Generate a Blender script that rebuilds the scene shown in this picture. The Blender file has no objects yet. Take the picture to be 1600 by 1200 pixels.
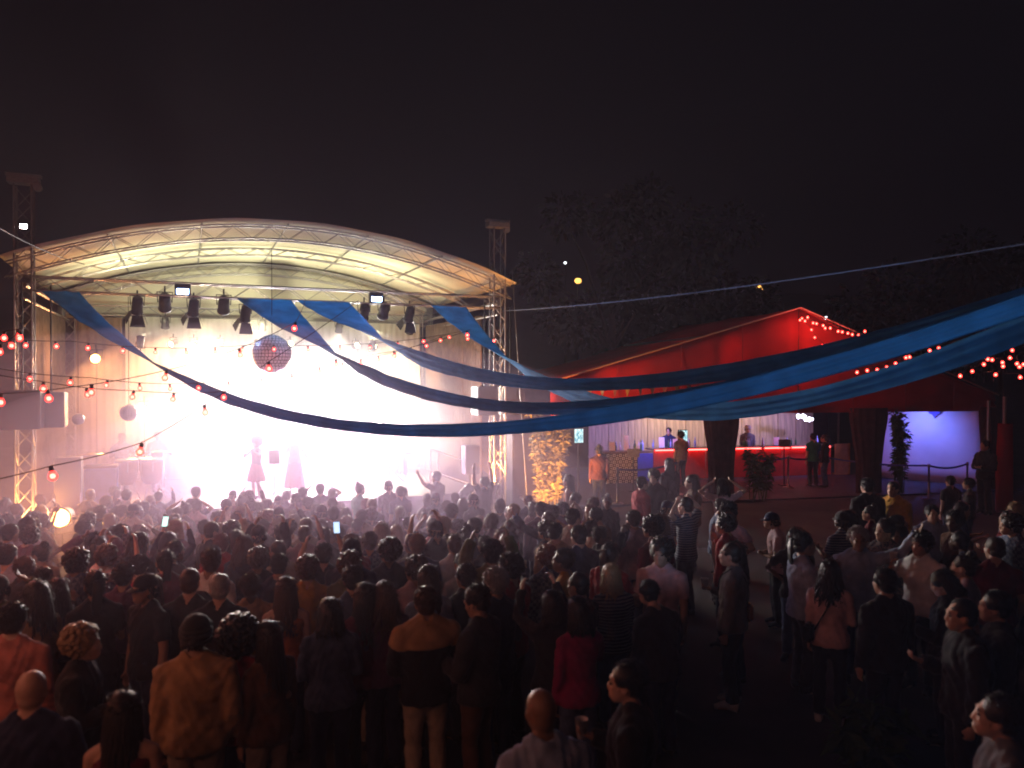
import bpy, math, random
import numpy as np
from mathutils import Vector, Matrix, noise
random.seed(7); np.random.seed(7)
sc = bpy.context.scene
C = sc.collection
R = math.radians
# ------------------------------------------------------------------ camera
CAMZ = 3.5
cam = bpy.data.cameras.new('camera'); camo = bpy.data.objects.new('camera', cam); C.objects.link(camo)
camo.location = (0, 0, CAMZ); camo.rotation_euler = (R(90 - 0.48), 0, 0)
cam.sensor_width = 36; cam.lens = 27; cam.clip_end = 2000; cam.clip_start = 0.05
cam.dof.use_dof = True; cam.dof.focus_distance = 24.0; cam.dof.aperture_fstop = 1.4      # slightly soft near the lens, as in the photograph
sc.camera = camo
# ------------------------------------------------------------------ night sky
w = bpy.data.worlds.new('World'); sc.world = w; w.use_nodes = True
nt = w.node_tree; bg = nt.nodes['Background']
sky = nt.nodes.new('ShaderNodeTexSky'); sky.sky_type = 'NISHITA'; sky.sun_disc = False
sky.sun_elevation = R(-4); sky.sun_rotation = R(200); sky.sun_intensity = 0.05
mixn = nt.nodes.new('ShaderNodeMixRGB'); mixn.blend_type = 'ADD'; mixn.inputs['Fac'].default_value = 1.0
mixn.inputs['Color2'].default_value = (0.036, 0.030, 0.054, 1)
nt.links.new(sky.outputs['Color'], mixn.inputs['Color1'])
nt.links.new(mixn.outputs['Color'], bg.inputs['Color']); bg.inputs['Strength'].default_value = 0.034
# ------------------------------------------------------------------ exposure / render
sc.view_settings.view_transform = 'Standard'; sc.view_settings.look = 'None'
sc.view_settings.exposure = 0.0; sc.view_settings.gamma = 1.0; sc.view_settings.use_curve_mapping = False
cy = sc.cycles
cy.use_denoising = True
try: cy.denoiser = 'OPENIMAGEDENOISE'
except Exception: pass
cy.max_bounces = 3; cy.diffuse_bounces = 1; cy.glossy_bounces = 1; cy.transmission_bounces = 2
cy.use_adaptive_sampling = True; cy.adaptive_threshold = 0.05; cy.adaptive_min_samples = 16
cy.transparent_max_bounces = 6; cy.volume_bounces = 0; cy.sample_clamp_indirect = 3.0
cy.filter_width = 1.9
cy.caustics_reflective = False; cy.caustics_refractive = False

# ================================================================== helpers
def nodes_mat(name):
    m = bpy.data.materials.new(name); m.use_nodes = True
    return m, m.node_tree.nodes, m.node_tree.links, m.node_tree.nodes['Principled BSDF']

def mat(name, col, rough=0.7, metal=0.0, var=0.25, scale=14.0, bump=0.15, spec=0.4, bscale=None, trans=0.0, sheen=0.0):
    """procedural surface: noise-mottled colour, noise roughness, fine bump"""
    m, N, L, b = nodes_mat(name)
    tc = N.new('ShaderNodeTexCoord')
    n = N.new('ShaderNodeTexNoise'); n.inputs['Scale'].default_value = scale; n.inputs['Detail'].default_value = 4
    L.new(tc.outputs['Object'], n.inputs['Vector'])
    r = N.new('ShaderNodeValToRGB')
    r.color_ramp.elements[0].position = 0.3; r.color_ramp.elements[1].position = 0.7
    r.color_ramp.elements[0].color = tuple(c * (1 - var) for c in col) + (1,)
    r.color_ramp.elements[1].color = tuple(min(1, c * (1 + var)) for c in col) + (1,)
    L.new(n.outputs['Fac'], r.inputs['Fac']); L.new(r.outputs['Color'], b.inputs['Base Color'])
    b.inputs['Roughness'].default_value = rough; b.inputs['Metallic'].default_value = metal
    b.inputs['Specular IOR Level'].default_value = spec
    if sheen: b.inputs['Sheen Weight'].default_value = sheen
    if bump:
        n2 = N.new('ShaderNodeTexNoise'); n2.inputs['Scale'].default_value = bscale or scale * 4
        n2.inputs['Detail'].default_value = 3
        L.new(tc.outputs['Object'], n2.inputs['Vector'])
        bp = N.new('ShaderNodeBump'); bp.inputs['Strength'].default_value = bump; bp.inputs['Distance'].default_value = 0.02
        L.new(n2.outputs['Fac'], bp.inputs['Height']); L.new(bp.outputs['Normal'], b.inputs['Normal'])
    if trans:
        out = N['Material Output']; t = N.new('ShaderNodeBsdfTranslucent'); mx = N.new('ShaderNodeMixShader')
        L.new(r.outputs['Color'], t.inputs['Color']); mx.inputs['Fac'].default_value = trans
        L.new(b.outputs['BSDF'], mx.inputs[1]); L.new(t.outputs['BSDF'], mx.inputs[2])
        L.new(mx.outputs['Shader'], out.inputs['Surface'])
    return m

def emit(name, col, strength):
    m, N, L, b = nodes_mat(name)
    b.inputs['Base Color'].default_value = (*col, 1)
    b.inputs['Emission Color'].default_value = (*col, 1); b.inputs['Emission Strength'].default_value = strength
    m.cycles.emission_sampling = 'NONE'
    return m

def wm(o):
    return o.matrix_basis if o.parent is None else wm(o.parent) @ o.matrix_basis

def tag(o, label=None, cat=None, group=None, kind=None):
    if label: o['label'] = label
    if cat: o['category'] = cat
    if group: o['group'] = group
    if kind: o['kind'] = kind
    return o

def thing(name, loc, label, cat, group=None, rz=0.0):
    o = bpy.data.objects.new(name, None); C.objects.link(o); o.empty_display_size = 0.1
    o.matrix_basis = Matrix.Translation(loc) @ Matrix.Rotation(rz, 4, 'Z')
    return tag(o, label, cat, group)

def link(name, mesh, parent=None, M=None, m=None):
    """one mesh object at world matrix M, parented without moving"""
    o = bpy.data.objects.new(name, mesh); C.objects.link(o)
    if M is None: M = Matrix.Identity(4)
    if parent is not None:
        o.parent = parent; o.matrix_basis = wm(parent).inverted() @ M
    else: o.matrix_basis = M
    if m is not None:
        if len(mesh.materials) == 0: mesh.materials.append(None)
        o.material_slots[0].link = 'OBJECT'; o.material_slots[0].material = m
    return o

class MB:
    """collects faces for one mesh"""
    def __init__(s): s.v = []; s.f = []
    def add(s, vs, fs):
        b = len(s.v); s.v += [tuple(p) for p in vs]; s.f += [tuple(i + b for i in f) for f in fs]; return s
    def box(s, c, d, M=None):
        x, y, z = (k / 2 for k in d)
        vs = [Vector((sx * x, sy * y, sz * z)) for sx in (-1, 1) for sy in (-1, 1) for sz in (-1, 1)]
        if M is not None: vs = [M @ v for v in vs]
        vs = [v + Vector(c) for v in vs]
        return s.add(vs, [(0, 1, 3, 2), (4, 6, 7, 5), (0, 4, 5, 1), (2, 3, 7, 6), (0, 2, 6, 4), (1, 5, 7, 3)])
    def loft(s, rings, cap=True):
        n = len(rings[0]); vs = [p for r in rings for p in r]; fs = []
        for i in range(len(rings) - 1):
            for j in range(n):
                k = (j + 1) % n; fs.append((i * n + j, i * n + k, (i + 1) * n + k, (i + 1) * n + j))
        if cap: fs.append(tuple(range(n - 1, -1, -1))); fs.append(tuple((len(rings) - 1) * n + j for j in range(n)))
        return s.add(vs, fs)
    def tube(s, pts, rad, n=8, flat=1.0, up=None):
        pts = [Vector(p) for p in pts]; rings = []
        if not isinstance(rad, (list, tuple)): rad = [rad] * len(pts)
        ref = Vector(up) if up is not None else None
        for i, p in enumerate(pts):
            t = (pts[min(i + 1, len(pts) - 1)] - pts[max(i - 1, 0)]).normalized()
            a = ref if ref is not None else (Vector((0, 0, 1)) if abs(t.z) < 0.9 else Vector((0, 1, 0)))
            x = t.cross(a).normalized()
            if ref is None: ref = x.cross(t)
            y = x.cross(t).normalized(); ref = y
            rx = rad[i] if not isinstance(rad[i], tuple) else rad[i][0]
            ry = rad[i] * flat if not isinstance(rad[i], tuple) else rad[i][1]
            rings.append([p + x * rx * math.cos(2 * math.pi * k / n) + y * ry * math.sin(2 * math.pi * k / n) for k in range(n)])
        return s.loft(rings)
    def ball(s, c, r, nu=12, nv=8, M=None):
        if not isinstance(r, (tuple, list)): r = (r, r, r)
        rings = []
        for i in range(1, nv):
            th = math.pi * i / nv
            ring = []
            for k in range(nu):
                ph = 2 * math.pi * k / nu
                v = Vector((r[0] * math.sin(th) * math.cos(ph), r[1] * math.sin(th) * math.sin(ph), -r[2] * math.cos(th)))
                if M is not None: v = M @ v
                ring.append(v + Vector(c))
            rings.append(ring)
        return s.loft(rings)
    def lathe(s, prof, c=(0, 0, 0), n=16):
        rings = [[(c[0] + r * math.cos(2 * math.pi * k / n), c[1] + r * math.sin(2 * math.pi * k / n), c[2] + z) for k in range(n)] for r, z in prof]
        return s.loft(rings)
    def grid(s, rows):
        n = len(rows[0]); vs = [p for r in rows for p in r]
        return s.add(vs, [(i * n + j, i * n + j + 1, (i + 1) * n + j + 1, (i + 1) * n + j) for i in range(len(rows) - 1) for j in range(n - 1)])
    def mesh(s, name, smooth=False):
        me = bpy.data.meshes.new(name); me.from_pydata(s.v, [], s.f); me.update()
        if smooth: me.polygons.foreach_set('use_smooth', [True] * len(me.polygons))
        return me
    def obj(s, name, m, parent=None, smooth=False, M=None, world=True):
        """vertices given in world coordinates; origin at the parent"""
        me = s.mesh(name, smooth)
        return link(name, me, parent, M, m)

_rod = {}
def rod(name, parent, p0, p1, r, m, n=8):
    """shared unit cylinder stretched between two points"""
    if n not in _rod:
        _rod[n] = MB().loft([[(math.cos(2 * math.pi * k / n), math.sin(2 * math.pi * k / n), z) for k in range(n)] for z in (0, 1)]).mesh('rod', True)
        me = _rod[n]; me.polygons.foreach_set('use_smooth', [len(p.vertices) == 4 for p in me.polygons])
    p0, p1 = Vector(p0), Vector(p1); d = p1 - p0
    M = Matrix.Translation(p0) @ d.to_track_quat('Z', 'Y').to_matrix().to_4x4() @ Matrix.Diagonal((r, r, d.length, 1))
    return link(name, _rod[n], parent, M, m)

_ubox = MB().box((0, 0, 0), (1, 1, 1)).mesh('unit_box')
def boxo(name, parent, c, d, m, rot=None, bevel=0.0):
    M = Matrix.Translation(c) @ (rot.to_4x4() if rot is not None else Matrix.Identity(4)) @ Matrix.Diagonal((*d, 1))
    return link(name, _ubox, parent, M, m)

def bevbox(d, b):
    """box mesh with chamfered edges"""
    import bmesh
    bm = bmesh.new(); bmesh.ops.create_cube(bm, size=1.0)
    bmesh.ops.scale(bm, vec=d, verts=bm.verts)
    bmesh.ops.bevel(bm, geom=bm.edges[:], offset=b, segments=2, affect='EDGES')
    me = bpy.data.meshes.new('bevelled_box'); bm.to_mesh(me); bm.free(); return me

def sstep(a, b, x):
    t = min(1, max(0, (x - a) / (b - a))); return t * t * (3 - 2 * t)
def g(x, y):
    """ground height: it dips gently towards the stage"""
    return -0.7 * sstep(7, 15.5, y) * sstep(3.2, -1.6, x)
FPX, HOR = 1200.0, 590.0
def ray(px, py, D): return Vector(((px - 800) / FPX * D, D, CAMZ - (py - HOR) / FPX * D))
def stand(px, py, h):
    """where a person of height h stands whose head top is seen at px, py"""
    D = 2.5
    while D < 40:
        p = ray(px, py, D)
        if p.z <= g(p.x, p.y) + h: break
        D += 0.02
    return Vector((p.x, p.y, g(p.x, p.y)))

def spot(name, loc, aim, energy, col, size=60, blend=0.5, radius=0.08, parent=None):
    l = bpy.data.lights.new(name, 'SPOT'); l.energy = energy; l.color = col; l.spot_size = R(size); l.spot_blend = blend
    l.shadow_soft_size = radius
    o = bpy.data.objects.new(name, l); C.objects.link(o)
    M = Matrix.Translation(loc) @ (Vector(aim) - Vector(loc)).to_track_quat('-Z', 'Y').to_matrix().to_4x4()
    if parent is not None: o.parent = parent; o.matrix_basis = wm(parent).inverted() @ M
    else: o.matrix_basis = M
    return o

# ------------------------------------------------------------------ materials
M_alu = mat('aluminium_truss', (0.33, 0.33, 0.35), 0.45, 0.7, 0.12, 6, 0.05)
M_black = mat('black_painted_metal', (0.012, 0.012, 0.013), 0.5, 0.2, 0.3, 10, 0.1)
M_blackplastic = mat('black_plastic', (0.015, 0.015, 0.016), 0.6, 0, 0.3, 20, 0.1)
M_deck = mat('stage_plywood', (0.06, 0.045, 0.04), 0.55, 0, 0.35, 5, 0.1)
M_skirt = mat('stage_skirt_cloth', (0.02, 0.018, 0.02), 0.9, 0, 0.3, 8, 0.2)
M_cyc = mat('white_backdrop_cloth', (0.75, 0.74, 0.72), 0.85, 0, 0.06, 3, 0.1, trans=0.25)
M_side = mat('brown_side_drape', (0.22, 0.15, 0.11), 0.9, 0, 0.2, 4, 0.2)
M_pvc = mat('white_pvc_canopy', (0.72, 0.71, 0.62), 0.7, 0, 0.06, 1.5, 0.05, trans=0.35)
M_blue = mat('blue_drape_cloth', (0.05, 0.24, 0.46), 0.95, 0, 0.2, 3, 0.3, 0.1, trans=0.55)
M_redtent = mat('red_tent_cloth', (0.45, 0.03, 0.03), 0.8, 0, 0.2, 1.2, 0.1, 0.2, trans=0.5)
M_drape = mat('dark_brown_drape', (0.055, 0.022, 0.02), 0.9, 0, 0.3, 6, 0.2)
M_wood = mat('pale_pine_board', (0.42, 0.31, 0.2), 0.7, 0, 0.25, 5, 0.15)
M_orangewood = mat('orange_plywood', (0.5, 0.25, 0.08), 0.6, 0, 0.2, 5, 0.1)
M_wire = mat('black_cable', (0.01, 0.01, 0.01), 0.7, 0, 0.2, 20, 0)
M_bluerope = mat('pale_blue_rope', (0.08, 0.14, 0.3), 0.9, 0, 0.2, 20, 0.1)
M_white = mat('white_paint', (0.75, 0.75, 0.75), 0.6, 0, 0.06, 6, 0.05)
M_brass = mat('brass_cymbal', (0.6, 0.4, 0.12), 0.3, 0.9, 0.15, 20, 0.1)
M_drumwood = mat('brown_drum_shell', (0.22, 0.07, 0.025), 0.35, 0, 0.3, 9, 0.1)
M_skinhead = mat('cream_drum_skin', (0.6, 0.52, 0.4), 0.6, 0, 0.15, 9, 0.05)
M_leaf = mat('green_leaf', (0.05, 0.09, 0.025), 0.6, 0, 0.4, 5, 0.1, trans=0.3)
M_bamboo = mat('pale_bamboo_leaf', (0.22, 0.2, 0.1), 0.6, 0, 0.4, 5, 0.1, trans=0.3)
M_dkleaf = mat('dark_tree_leaf', (0.016, 0.02, 0.01), 0.9, 0, 0.4, 2, 0.1, 0.1)
M_bark = mat('tree_bark', (0.06, 0.045, 0.03), 0.9, 0, 0.4, 9, 0.4)
M_greenpot = mat('grey_planter', (0.1, 0.1, 0.1), 0.8, 0, 0.2, 9, 0.2)

# ================================================================== ground, hill
mg, N, L, b = nodes_mat('asphalt_ground')
tc = N.new('ShaderNodeTexCoord'); n1 = N.new('ShaderNodeTexNoise'); n1.inputs['Scale'].default_value = 0.8; n1.inputs['Detail'].default_value = 8
n2 = N.new('ShaderNodeTexNoise'); n2.inputs['Scale'].default_value = 60
L.new(tc.outputs['Object'], n1.inputs['Vector']); L.new(tc.outputs['Object'], n2.inputs['Vector'])
r = N.new('ShaderNodeValToRGB'); r.color_ramp.elements[0].color = (0.03, 0.028, 0.03, 1); r.color_ramp.elements[1].color = (0.075, 0.07, 0.068, 1)
r.color_ramp.elements[0].position = 0.35; r.color_ramp.elements[1].position = 0.7
L.new(n1.outputs['Fac'], r.inputs['Fac']); L.new(r.outputs['Color'], b.inputs['Base Color']); b.inputs['Roughness'].default_value = 0.75
bp = N.new('ShaderNodeBump'); bp.inputs['Strength'].default_value = 0.4; bp.inputs['Distance'].default_value = 0.01
L.new(n2.outputs['Fac'], bp.inputs['Height']); L.new(bp.outputs['Normal'], b.inputs['Normal'])
xs = [-400, -200, -100, -60, -40] + [x * 0.8 for x in range(-38, 39)] + [40, 60, 100, 200, 400]
ys = [-60, -20] + [y * 0.8 for y in range(-5, 50)] + [50, 70, 100]
ys2 = [130, 160, 200, 260, 330, 400]
def gh(x, y):
    if y <= 70: return g(x, y)
    return g(x, y) * 1.0 + 34 * sstep(70, 330, y) * (1 + 0.15 * math.sin(x * 0.02))
tag(MB().grid([[(x, y, gh(x, y)) for x in xs] for y in ys + ys2]).obj('ground', mg, smooth=True), 'dark asphalt festival ground rising to a far hillside', kind='structure')

# ================================================================== stage
SO = Vector((-11.1, 17.5, 0)); SU = Vector((0.921, 0.389, 0)).normalized(); SN = Vector((-SU.y, SU.x, 0))
def S(a, b, z): return SO + SU * a + SN * b + Vector((0, 0, z))
SROT = Matrix((SU, SN, Vector((0, 0, 1)))).transposed()
SW, SD, SF = 11.6, 7.2, 0.2       # width between towers, depth, floor height

def truss_tower(base, h, label, wd=0.34, head=True):
    t = thing('truss_tower', base, label, 'truss tower', 'truss towers at the stage corners')
    cs = []
    for sx in (-1, 1):
        for sy in (-1, 1):
            o = SU * sx * wd / 2 + SN * sy * wd / 2; cs.append(o)
            rod('chord', t, base + o + Vector((0, 0, 0.03)), base + o + Vector((0, 0, h)), 0.023, M_alu)
    nb = int(h / 0.42); hb = (h - 0.1) / nb
    faces = [(cs[0], cs[1]), (cs[2], cs[3]), (cs[0], cs[2]), (cs[1], cs[3])]
    for fi, (p, q) in enumerate(faces):
        for i in range(nb):
            z0, z1 = 0.05 + i * hb, 0.05 + (i + 1) * hb
            a, c = (p, q) if (i + fi) % 2 == 0 else (q, p)
            rod('brace', t, base + a + Vector((0, 0, z0)), base + c + Vector((0, 0, z1)), 0.012, M_alu, 6)
    boxo('base_plate', t, base + Vector((0, 0, 0.015)), (0.7, 0.7, 0.03), M_alu, SROT)
    if head:
        boxo('head_block', t, base + Vector((0, 0, h + 0.10)), (0.62, 0.34, 0.14), M_alu, SROT)
        boxo('head_block', t, base + Vector((0, 0, h + 0.22)), (0.7, 0.2, 0.06), M_alu, SROT)
        rod('pulley', t, base + SU * 0.27 - SN * 0.08 + Vector((0, 0, h - 0.02)), base + SU * 0.27 + SN * 0.08 + Vector((0, 0, h - 0.02)), 0.09, M_alu, 12)
    return t
GZ = -0.7
gz = lambda p: Vector((p.x, p.y, g(p.x, p.y)))
truss_tower(gz(S(0, 0, 0)), 7.95 + 0.62, 'tall aluminium truss tower at left front corner of stage')
truss_tower(gz(S(SW, 0, 0)), 7.95 + 0.4, 'tall aluminium truss tower at right front corner of stage')
truss_tower(gz(S(0, SD, 0)), 6.6, 'aluminium truss tower at left rear corner of stage', head=False)
truss_tower(gz(S(SW, SD, 0)), 6.6, 'aluminium truss tower at right rear corner of stage', head=False)

# roof: arches, straight truss, canopy
roof = thing('stage_roof', S(SW / 2, 0, 5.5), 'white arched canopy roof on aluminium trusses over the stage', 'stage roof')
ZA, RISE = 5.75, 1.27
def arch(t, dz=0.0): return ZA + dz + RISE * (1 - (2 * t - 1) ** 2)
def truss(parent, pf, nb, name='roof_truss', dep=0.34, hgt=0.34):
    """box truss following pf(t, dz): chords in pieces, zig-zag braces on front and rear faces"""
    pts = [[pf(i / nb, dz, db) for i in range(nb + 1)] for dz, db in ((0, 0), (hgt, 0), (0, dep), (hgt, dep))]
    for row in pts:
        MB().tube(row, 0.02, 8).obj('chord', M_alu, parent, True)
    for i in range(nb):
        for lo, hi in ((0, 1), (2, 3), (1, 3), (0, 2)):
            a, c = (lo, hi) if i % 2 == 0 else (hi, lo)
            rod('brace', parent, pts[a][i], pts[c][i + 1], 0.008, M_alu, 6)
ext = 0.35
truss(roof, lambda t, dz, db: S(-ext + (SW + 2 * ext) * t, -0.17 + db, arch(t, dz)), 28)
truss(roof, lambda t, dz, db: S(-ext + (SW + 2 * ext) * t, SD / 2 + db, arch(t, dz) + 0.14), 28, hgt=0.2, dep=0.2)
truss(roof, lambda t, dz, db: S(-ext + (SW + 2 * ext) * t, SD - 0.17 + db, arch(t, dz)), 28)
truss(roof, lambda t, dz, db: S(SW * t, -0.17 + db, 5.48 + dz), 26, hgt=0.32)
truss(roof, lambda t, dz, db: S(SW * t, SD - 0.17 + db, 5.48 + dz), 26, hgt=0.32)
for a in (0.0, SW):
    rod('side_beam', roof, S(a, 0, 5.62), S(a, SD, 5.62), 0.05, M_alu); rod('side_beam', roof, S(a, 0, 5.3), S(a, SD, 5.3), 0.03, M_alu)
for k in range(1, 6):
    t = k / 6
    rod('purlin', roof, S(-ext + (SW + 2 * ext) * t, -0.15, arch(t, 0.39)), S(-ext + (SW + 2 * ext) * t, SD + 0.15, arch(t, 0.39)), 0.022, M_alu)
rows = []
for i in range(41):
    t = i / 40
    rows.append([S(-ext - 0.1 + (SW + 2 * ext + 0.2) * t, -0.35 + (SD + 0.7) * j / 14, arch(t, 0.45) - 0.05 * abs(math.sin(math.pi * j / 14 * 2)) + 0.01 * math.sin(i * 0.9 + j)) for j in range(15)])
gp = MB().grid([[S(-ext + (SW + 2 * ext) * i / 40, SD + 0.25, 5.4 + (arch(i / 40, 0.42) - 5.4) * k / 6) for i in range(41)] for k in range(7)]).obj('rear_gable', M_pvc, roof, True); gp.modifiers.new('solid', 'SOLIDIFY').thickness = 0.006
cn = MB().grid(rows).obj('canopy', M_pvc, roof, True); so = cn.modifiers.new('solid', 'SOLIDIFY'); so.thickness = 0.006

# deck
deck = thing('stage_deck', S(SW / 2, SD / 2, GZ), 'raised black stage deck beneath the arched roof', 'stage')
npx, npy = 6, 4
for i in range(npx):
    for j in range(npy):
        wx, wy = (SW - 0.6) / npx, (SD - 0.2) / npy
        boxo('deck_panel', deck, S(0.3 + wx * (i + 0.5), 0.3 + wy * (j + 0.5), SF - 0.05), (wx - 0.012, wy - 0.012, 0.1), M_deck, SROT)
rows = [[S(0.28 + (SW - 0.56) * i / 120, 0.27 + 0.03 * math.sin(i * 1.3), z) for i in range(121)] for z in (GZ + 0.01, SF - 0.1)]
MB().grid(rows).obj('skirt', M_skirt, deck, True)
for i in range(7):
    for j in (0, 1): rod('leg', deck, S(0.4 + (SW - 0.8) * i / 6, 0.4 if j == 0 else SD - 0.1, GZ), S(0.4 + (SW - 0.8) * i / 6, 0.4 if j == 0 else SD - 0.1, SF - 0.1), 0.03, M_alu)

def drape(name, p0, p1, z0, z1, m, label, folds=0.22, amp=0.03, parent=None, cat='drape', group=None):
    p0, p1 = Vector(p0), Vector(p1); d = p1 - p0; L_ = d.length; d.normalize(); nn = Vector((-d.y, d.x, 0))
    n = int(L_ / folds * 4)
    rows = []
    for k in range(7):
        z = z0 + (z1 - z0) * k / 6
        rows.append([p0 + d * L_ * i / n + nn * (amp * math.sin(i * math.pi / 2 + 0.6 * noise.noise(Vector((i * 0.15, k * 0.4, p0.x))) * 3) + amp * 0.8 * noise.noise(Vector((i * 0.1, k * 0.25, 3)))) + Vector((0, 0, z - p0.z)) for i in range(n + 1)])
    o = MB().grid(rows).obj(name, m, parent, True)
    so = o.modifiers.new('solid', 'SOLIDIFY'); so.thickness = 0.005
    return tag(o, label, cat, group) if parent is None else o
drape('backdrop', S(1.6, SD - 0.35, 0), S(SW - 0.3, SD - 0.35, 0), SF, 5.45, M_cyc, 'white cloth backdrop lit up at the rear of the stage')
drape('side_drape', S(0.2, SD - 0.2, 0), S(1.5, SD - 0.3, 0), SF, 5.4, M_side, 'brown drape at the left rear of stage behind percussion')
drape('side_drape', S(-0.1, SD - 0.3, 0), S(-0.25, 2.2, 0), SF - 0.2, 5.4, M_side, 'brown drape added at the left side of the stage to block spill')  # added to stop rear lamps lighting the air left of the stage
drape('side_drape', S(SW - 0.1, SD - 0.3, 0), S(SW + 0.1, 1.6, 0), SF - 0.2, 5.4, M_side, 'brown drape closing the right side of the stage')

# --- stage lamps
M_lens_w = emit('lit_lens_white', (1.0, 0.93, 0.85), 60)
M_lens_o = emit('lit_lens_orange', (1.0, 0.42, 0.08), 40)
M_lens_b = emit('lit_lens_blue', (0.35, 0.55, 1.0), 30)
M_lens_y = emit('lit_lens_yellow', (1.0, 0.92, 0.45), 30)
M_lens_m = emit('lit_lens_pink', (1.0, 0.35, 0.6), 30)
can_me = MB().lathe([(0.05, -0.2), (0.1, -0.17), (0.11, -0.05), (0.11, 0.12), (0.125, 0.14), (0.125, 0.17), (0.105, 0.17), (0.1, 0.1), (0.05, -0.02)], n=18).mesh('par_can', True)
disc_me = MB().lathe([(0.001, -0.008), (0.1, -0.008), (0.1, 0.0), (0.06, 0.012), (0.001, 0.016)], n=18).mesh('lens', True)
def par(loc, aim, label, lens=M_lens_w, en=0, col=(1, 1, 1), size=60, sc_=1.0, group=None, name='stage_lamp', doors=False, hang=True, blend=0.5):
    """par can with yoke and lens aimed at a point, maybe with barn doors and its own lamp"""
    loc, aim = Vector(loc), Vector(aim)
    t = thing(name, loc, label, 'stage lamp', group)
    q = (aim - loc).to_track_quat('Z', 'Y').to_matrix().to_4x4()
    B = Matrix.Translation(loc) @ q @ Matrix.Scale(sc_, 4)
    link('can', can_me, t, B, M_black)
    link('lens', disc_me, t, B @ Matrix.Translation((0, 0, 0.12)), lens)
    sgn = 1 if hang else -1
    xdir = (q @ Vector((1, 0, 0))); up = Vector((0, 0, sgn))
    MB().tube([loc + xdir * 0.125 * sc_, loc + xdir * 0.14 * sc_ + up * 0.2 * sc_, loc - xdir * 0.14 * sc_ + up * 0.2 * sc_, loc - xdir * 0.125 * sc_], 0.012 * sc_, 6).obj('yoke', M_black, t)
    rod('clamp', t, loc + up * 0.19 * sc_, loc + up * 0.32 * sc_, 0.02, M_black, 8)
    if doors:
        for k in range(4):
            Mk = B @ Matrix.Rotation(k * math.pi / 2, 4, 'Z')
            vs = [(-0.1, 0.12, 0.17), (0.1, 0.12, 0.17), (0.15, 0.2 if k % 2 else 0.26, 0.37), (-0.15, 0.2 if k % 2 else 0.26, 0.37)]
            vs2 = [(x, y + 0.006, z) for x, y, z in vs]
            link('barn_door', MB().add(vs + vs2, [(0, 1, 2, 3), (7, 6, 5, 4), (0, 4, 5, 1), (1, 5, 6, 2), (2, 6, 7, 3), (3, 7, 4, 0)]).mesh('barn_door'), t, Mk, M_black)
    if en:
        d = (aim - loc).normalized()
        spot('lamp_light', loc + d * (0.17 * sc_), aim, en, col, size, blend, 0.09 * sc_, t)
    return t
def apx(px, b):
    """stage coordinate a of image column px on the line at depth b"""
    k = (px - 800) / FPX; P = SO + SN * b
    return (k * P.y - P.x) / (SU.x - k * SU.y)
# front truss fixtures (dark cans hanging under the truss)
hang = [(215, 488, True, 0), (258, 474, False, 1), (303, 491, True, 2), (350, 478, False, 3), (384, 500, True, 4), (569, 489, False, 5), (600, 487, False, 6), (640, 500, True, 7)]
hlab = ['leftmost barn door lamp hanging under the front truss', 'round dark lamp hanging just right of leftmost barn door lamp', 'barn door lamp hanging under the blue lit truss fixture', 'round dark lamp hanging left of the wide blue drape',
        'barn door lamp hanging half behind the wide blue drape', 'dark lamp hanging right of the second wide drape', 'round dark lamp hanging between two lamps right of centre', 'rightmost barn door lamp hanging under the front truss']
for px, py, bd, i in hang:
    a = apx(px, 0.1); p = S(a, 0.1, 0); z = CAMZ + (HOR - py) / FPX * p.y + (0.16 if bd else 0.02)
    p = S(a, 0.1, z)
    if bd: par(p, S(a - 0.2, 1.2, z - 1.9), hlab[i], M_blackplastic, doors=True, group='lamps hung under the front truss', sc_=1.15)
    else: par(p, S(a, 3.5, 2.0), hlab[i], M_blackplastic, group='lamps hung under the front truss', sc_=1.25)
    rod('hanger', C.objects[-1].parent or None, p + Vector((0, 0, 0.3)), S(a, 0.1, 5.49), 0.012, M_black, 6) if False else None
# blue LED floods on the front truss
for px, i in ((286, 0), (587, 1)):
    a = apx(px, -0.3); p = S(a, -0.34, 5.6)
    t = thing('led_flood', p, ('blue flood lamp on the front truss, left of centre', 'blue flood lamp on the front truss, right of centre')[i], 'flood lamp', 'blue floods on the front truss')
    link('housing', bevbox((0.36, 0.2, 0.3), 0.02), t, Matrix.Translation(p) @ SROT.to_4x4(), M_black)
    boxo('lamp_panel', t, p - SN * 0.105 - Vector((0, 0, 0.04)), (0.26, 0.012, 0.12), M_lens_b, SROT)
    spot('lamp_light', p - SN * 0.16 - Vector((0, 0, 0.04)), S(a + 2, -9, 0.0), 200, (0.35, 0.5, 1.0), 120, 0.8, 0.08, t)
# rear lamps shining out at the audience through the haze
back = [(318, 560, 900, (1.0, 0.80, 0.55), M_lens_y), (352, 640, 1300, (1.0, 0.88, 0.85), M_lens_w), (420, 600, 1500, (1.0, 0.93, 0.85), M_lens_w), (470, 655, 1600, (1.0, 0.9, 0.95), M_lens_w),
        (540, 600, 1500, (1.0, 0.94, 0.84), M_lens_w), (590, 655, 1200, (1.0, 0.9, 0.85), M_lens_w), (630, 690, 500, (1.0, 0.7, 0.4), M_lens_y), (345, 735, 800, (1.0, 0.6, 1.0), M_lens_m), (520, 735, 1100, (1.0, 0.45, 0.85), M_lens_m), (225, 640, 560, (1.0, 0.42, 0.14), M_lens_o), (150, 560, 300, (1.0, 0.4, 0.15), M_lens_o), (690, 610, 420, (1.0, 0.5, 0.16), M_lens_o)]
nth = ['first', 'second', 'third', 'fourth', 'fifth', 'sixth', 'seventh', 'eighth', 'ninth', 'tenth']
BK = 3.3
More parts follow.
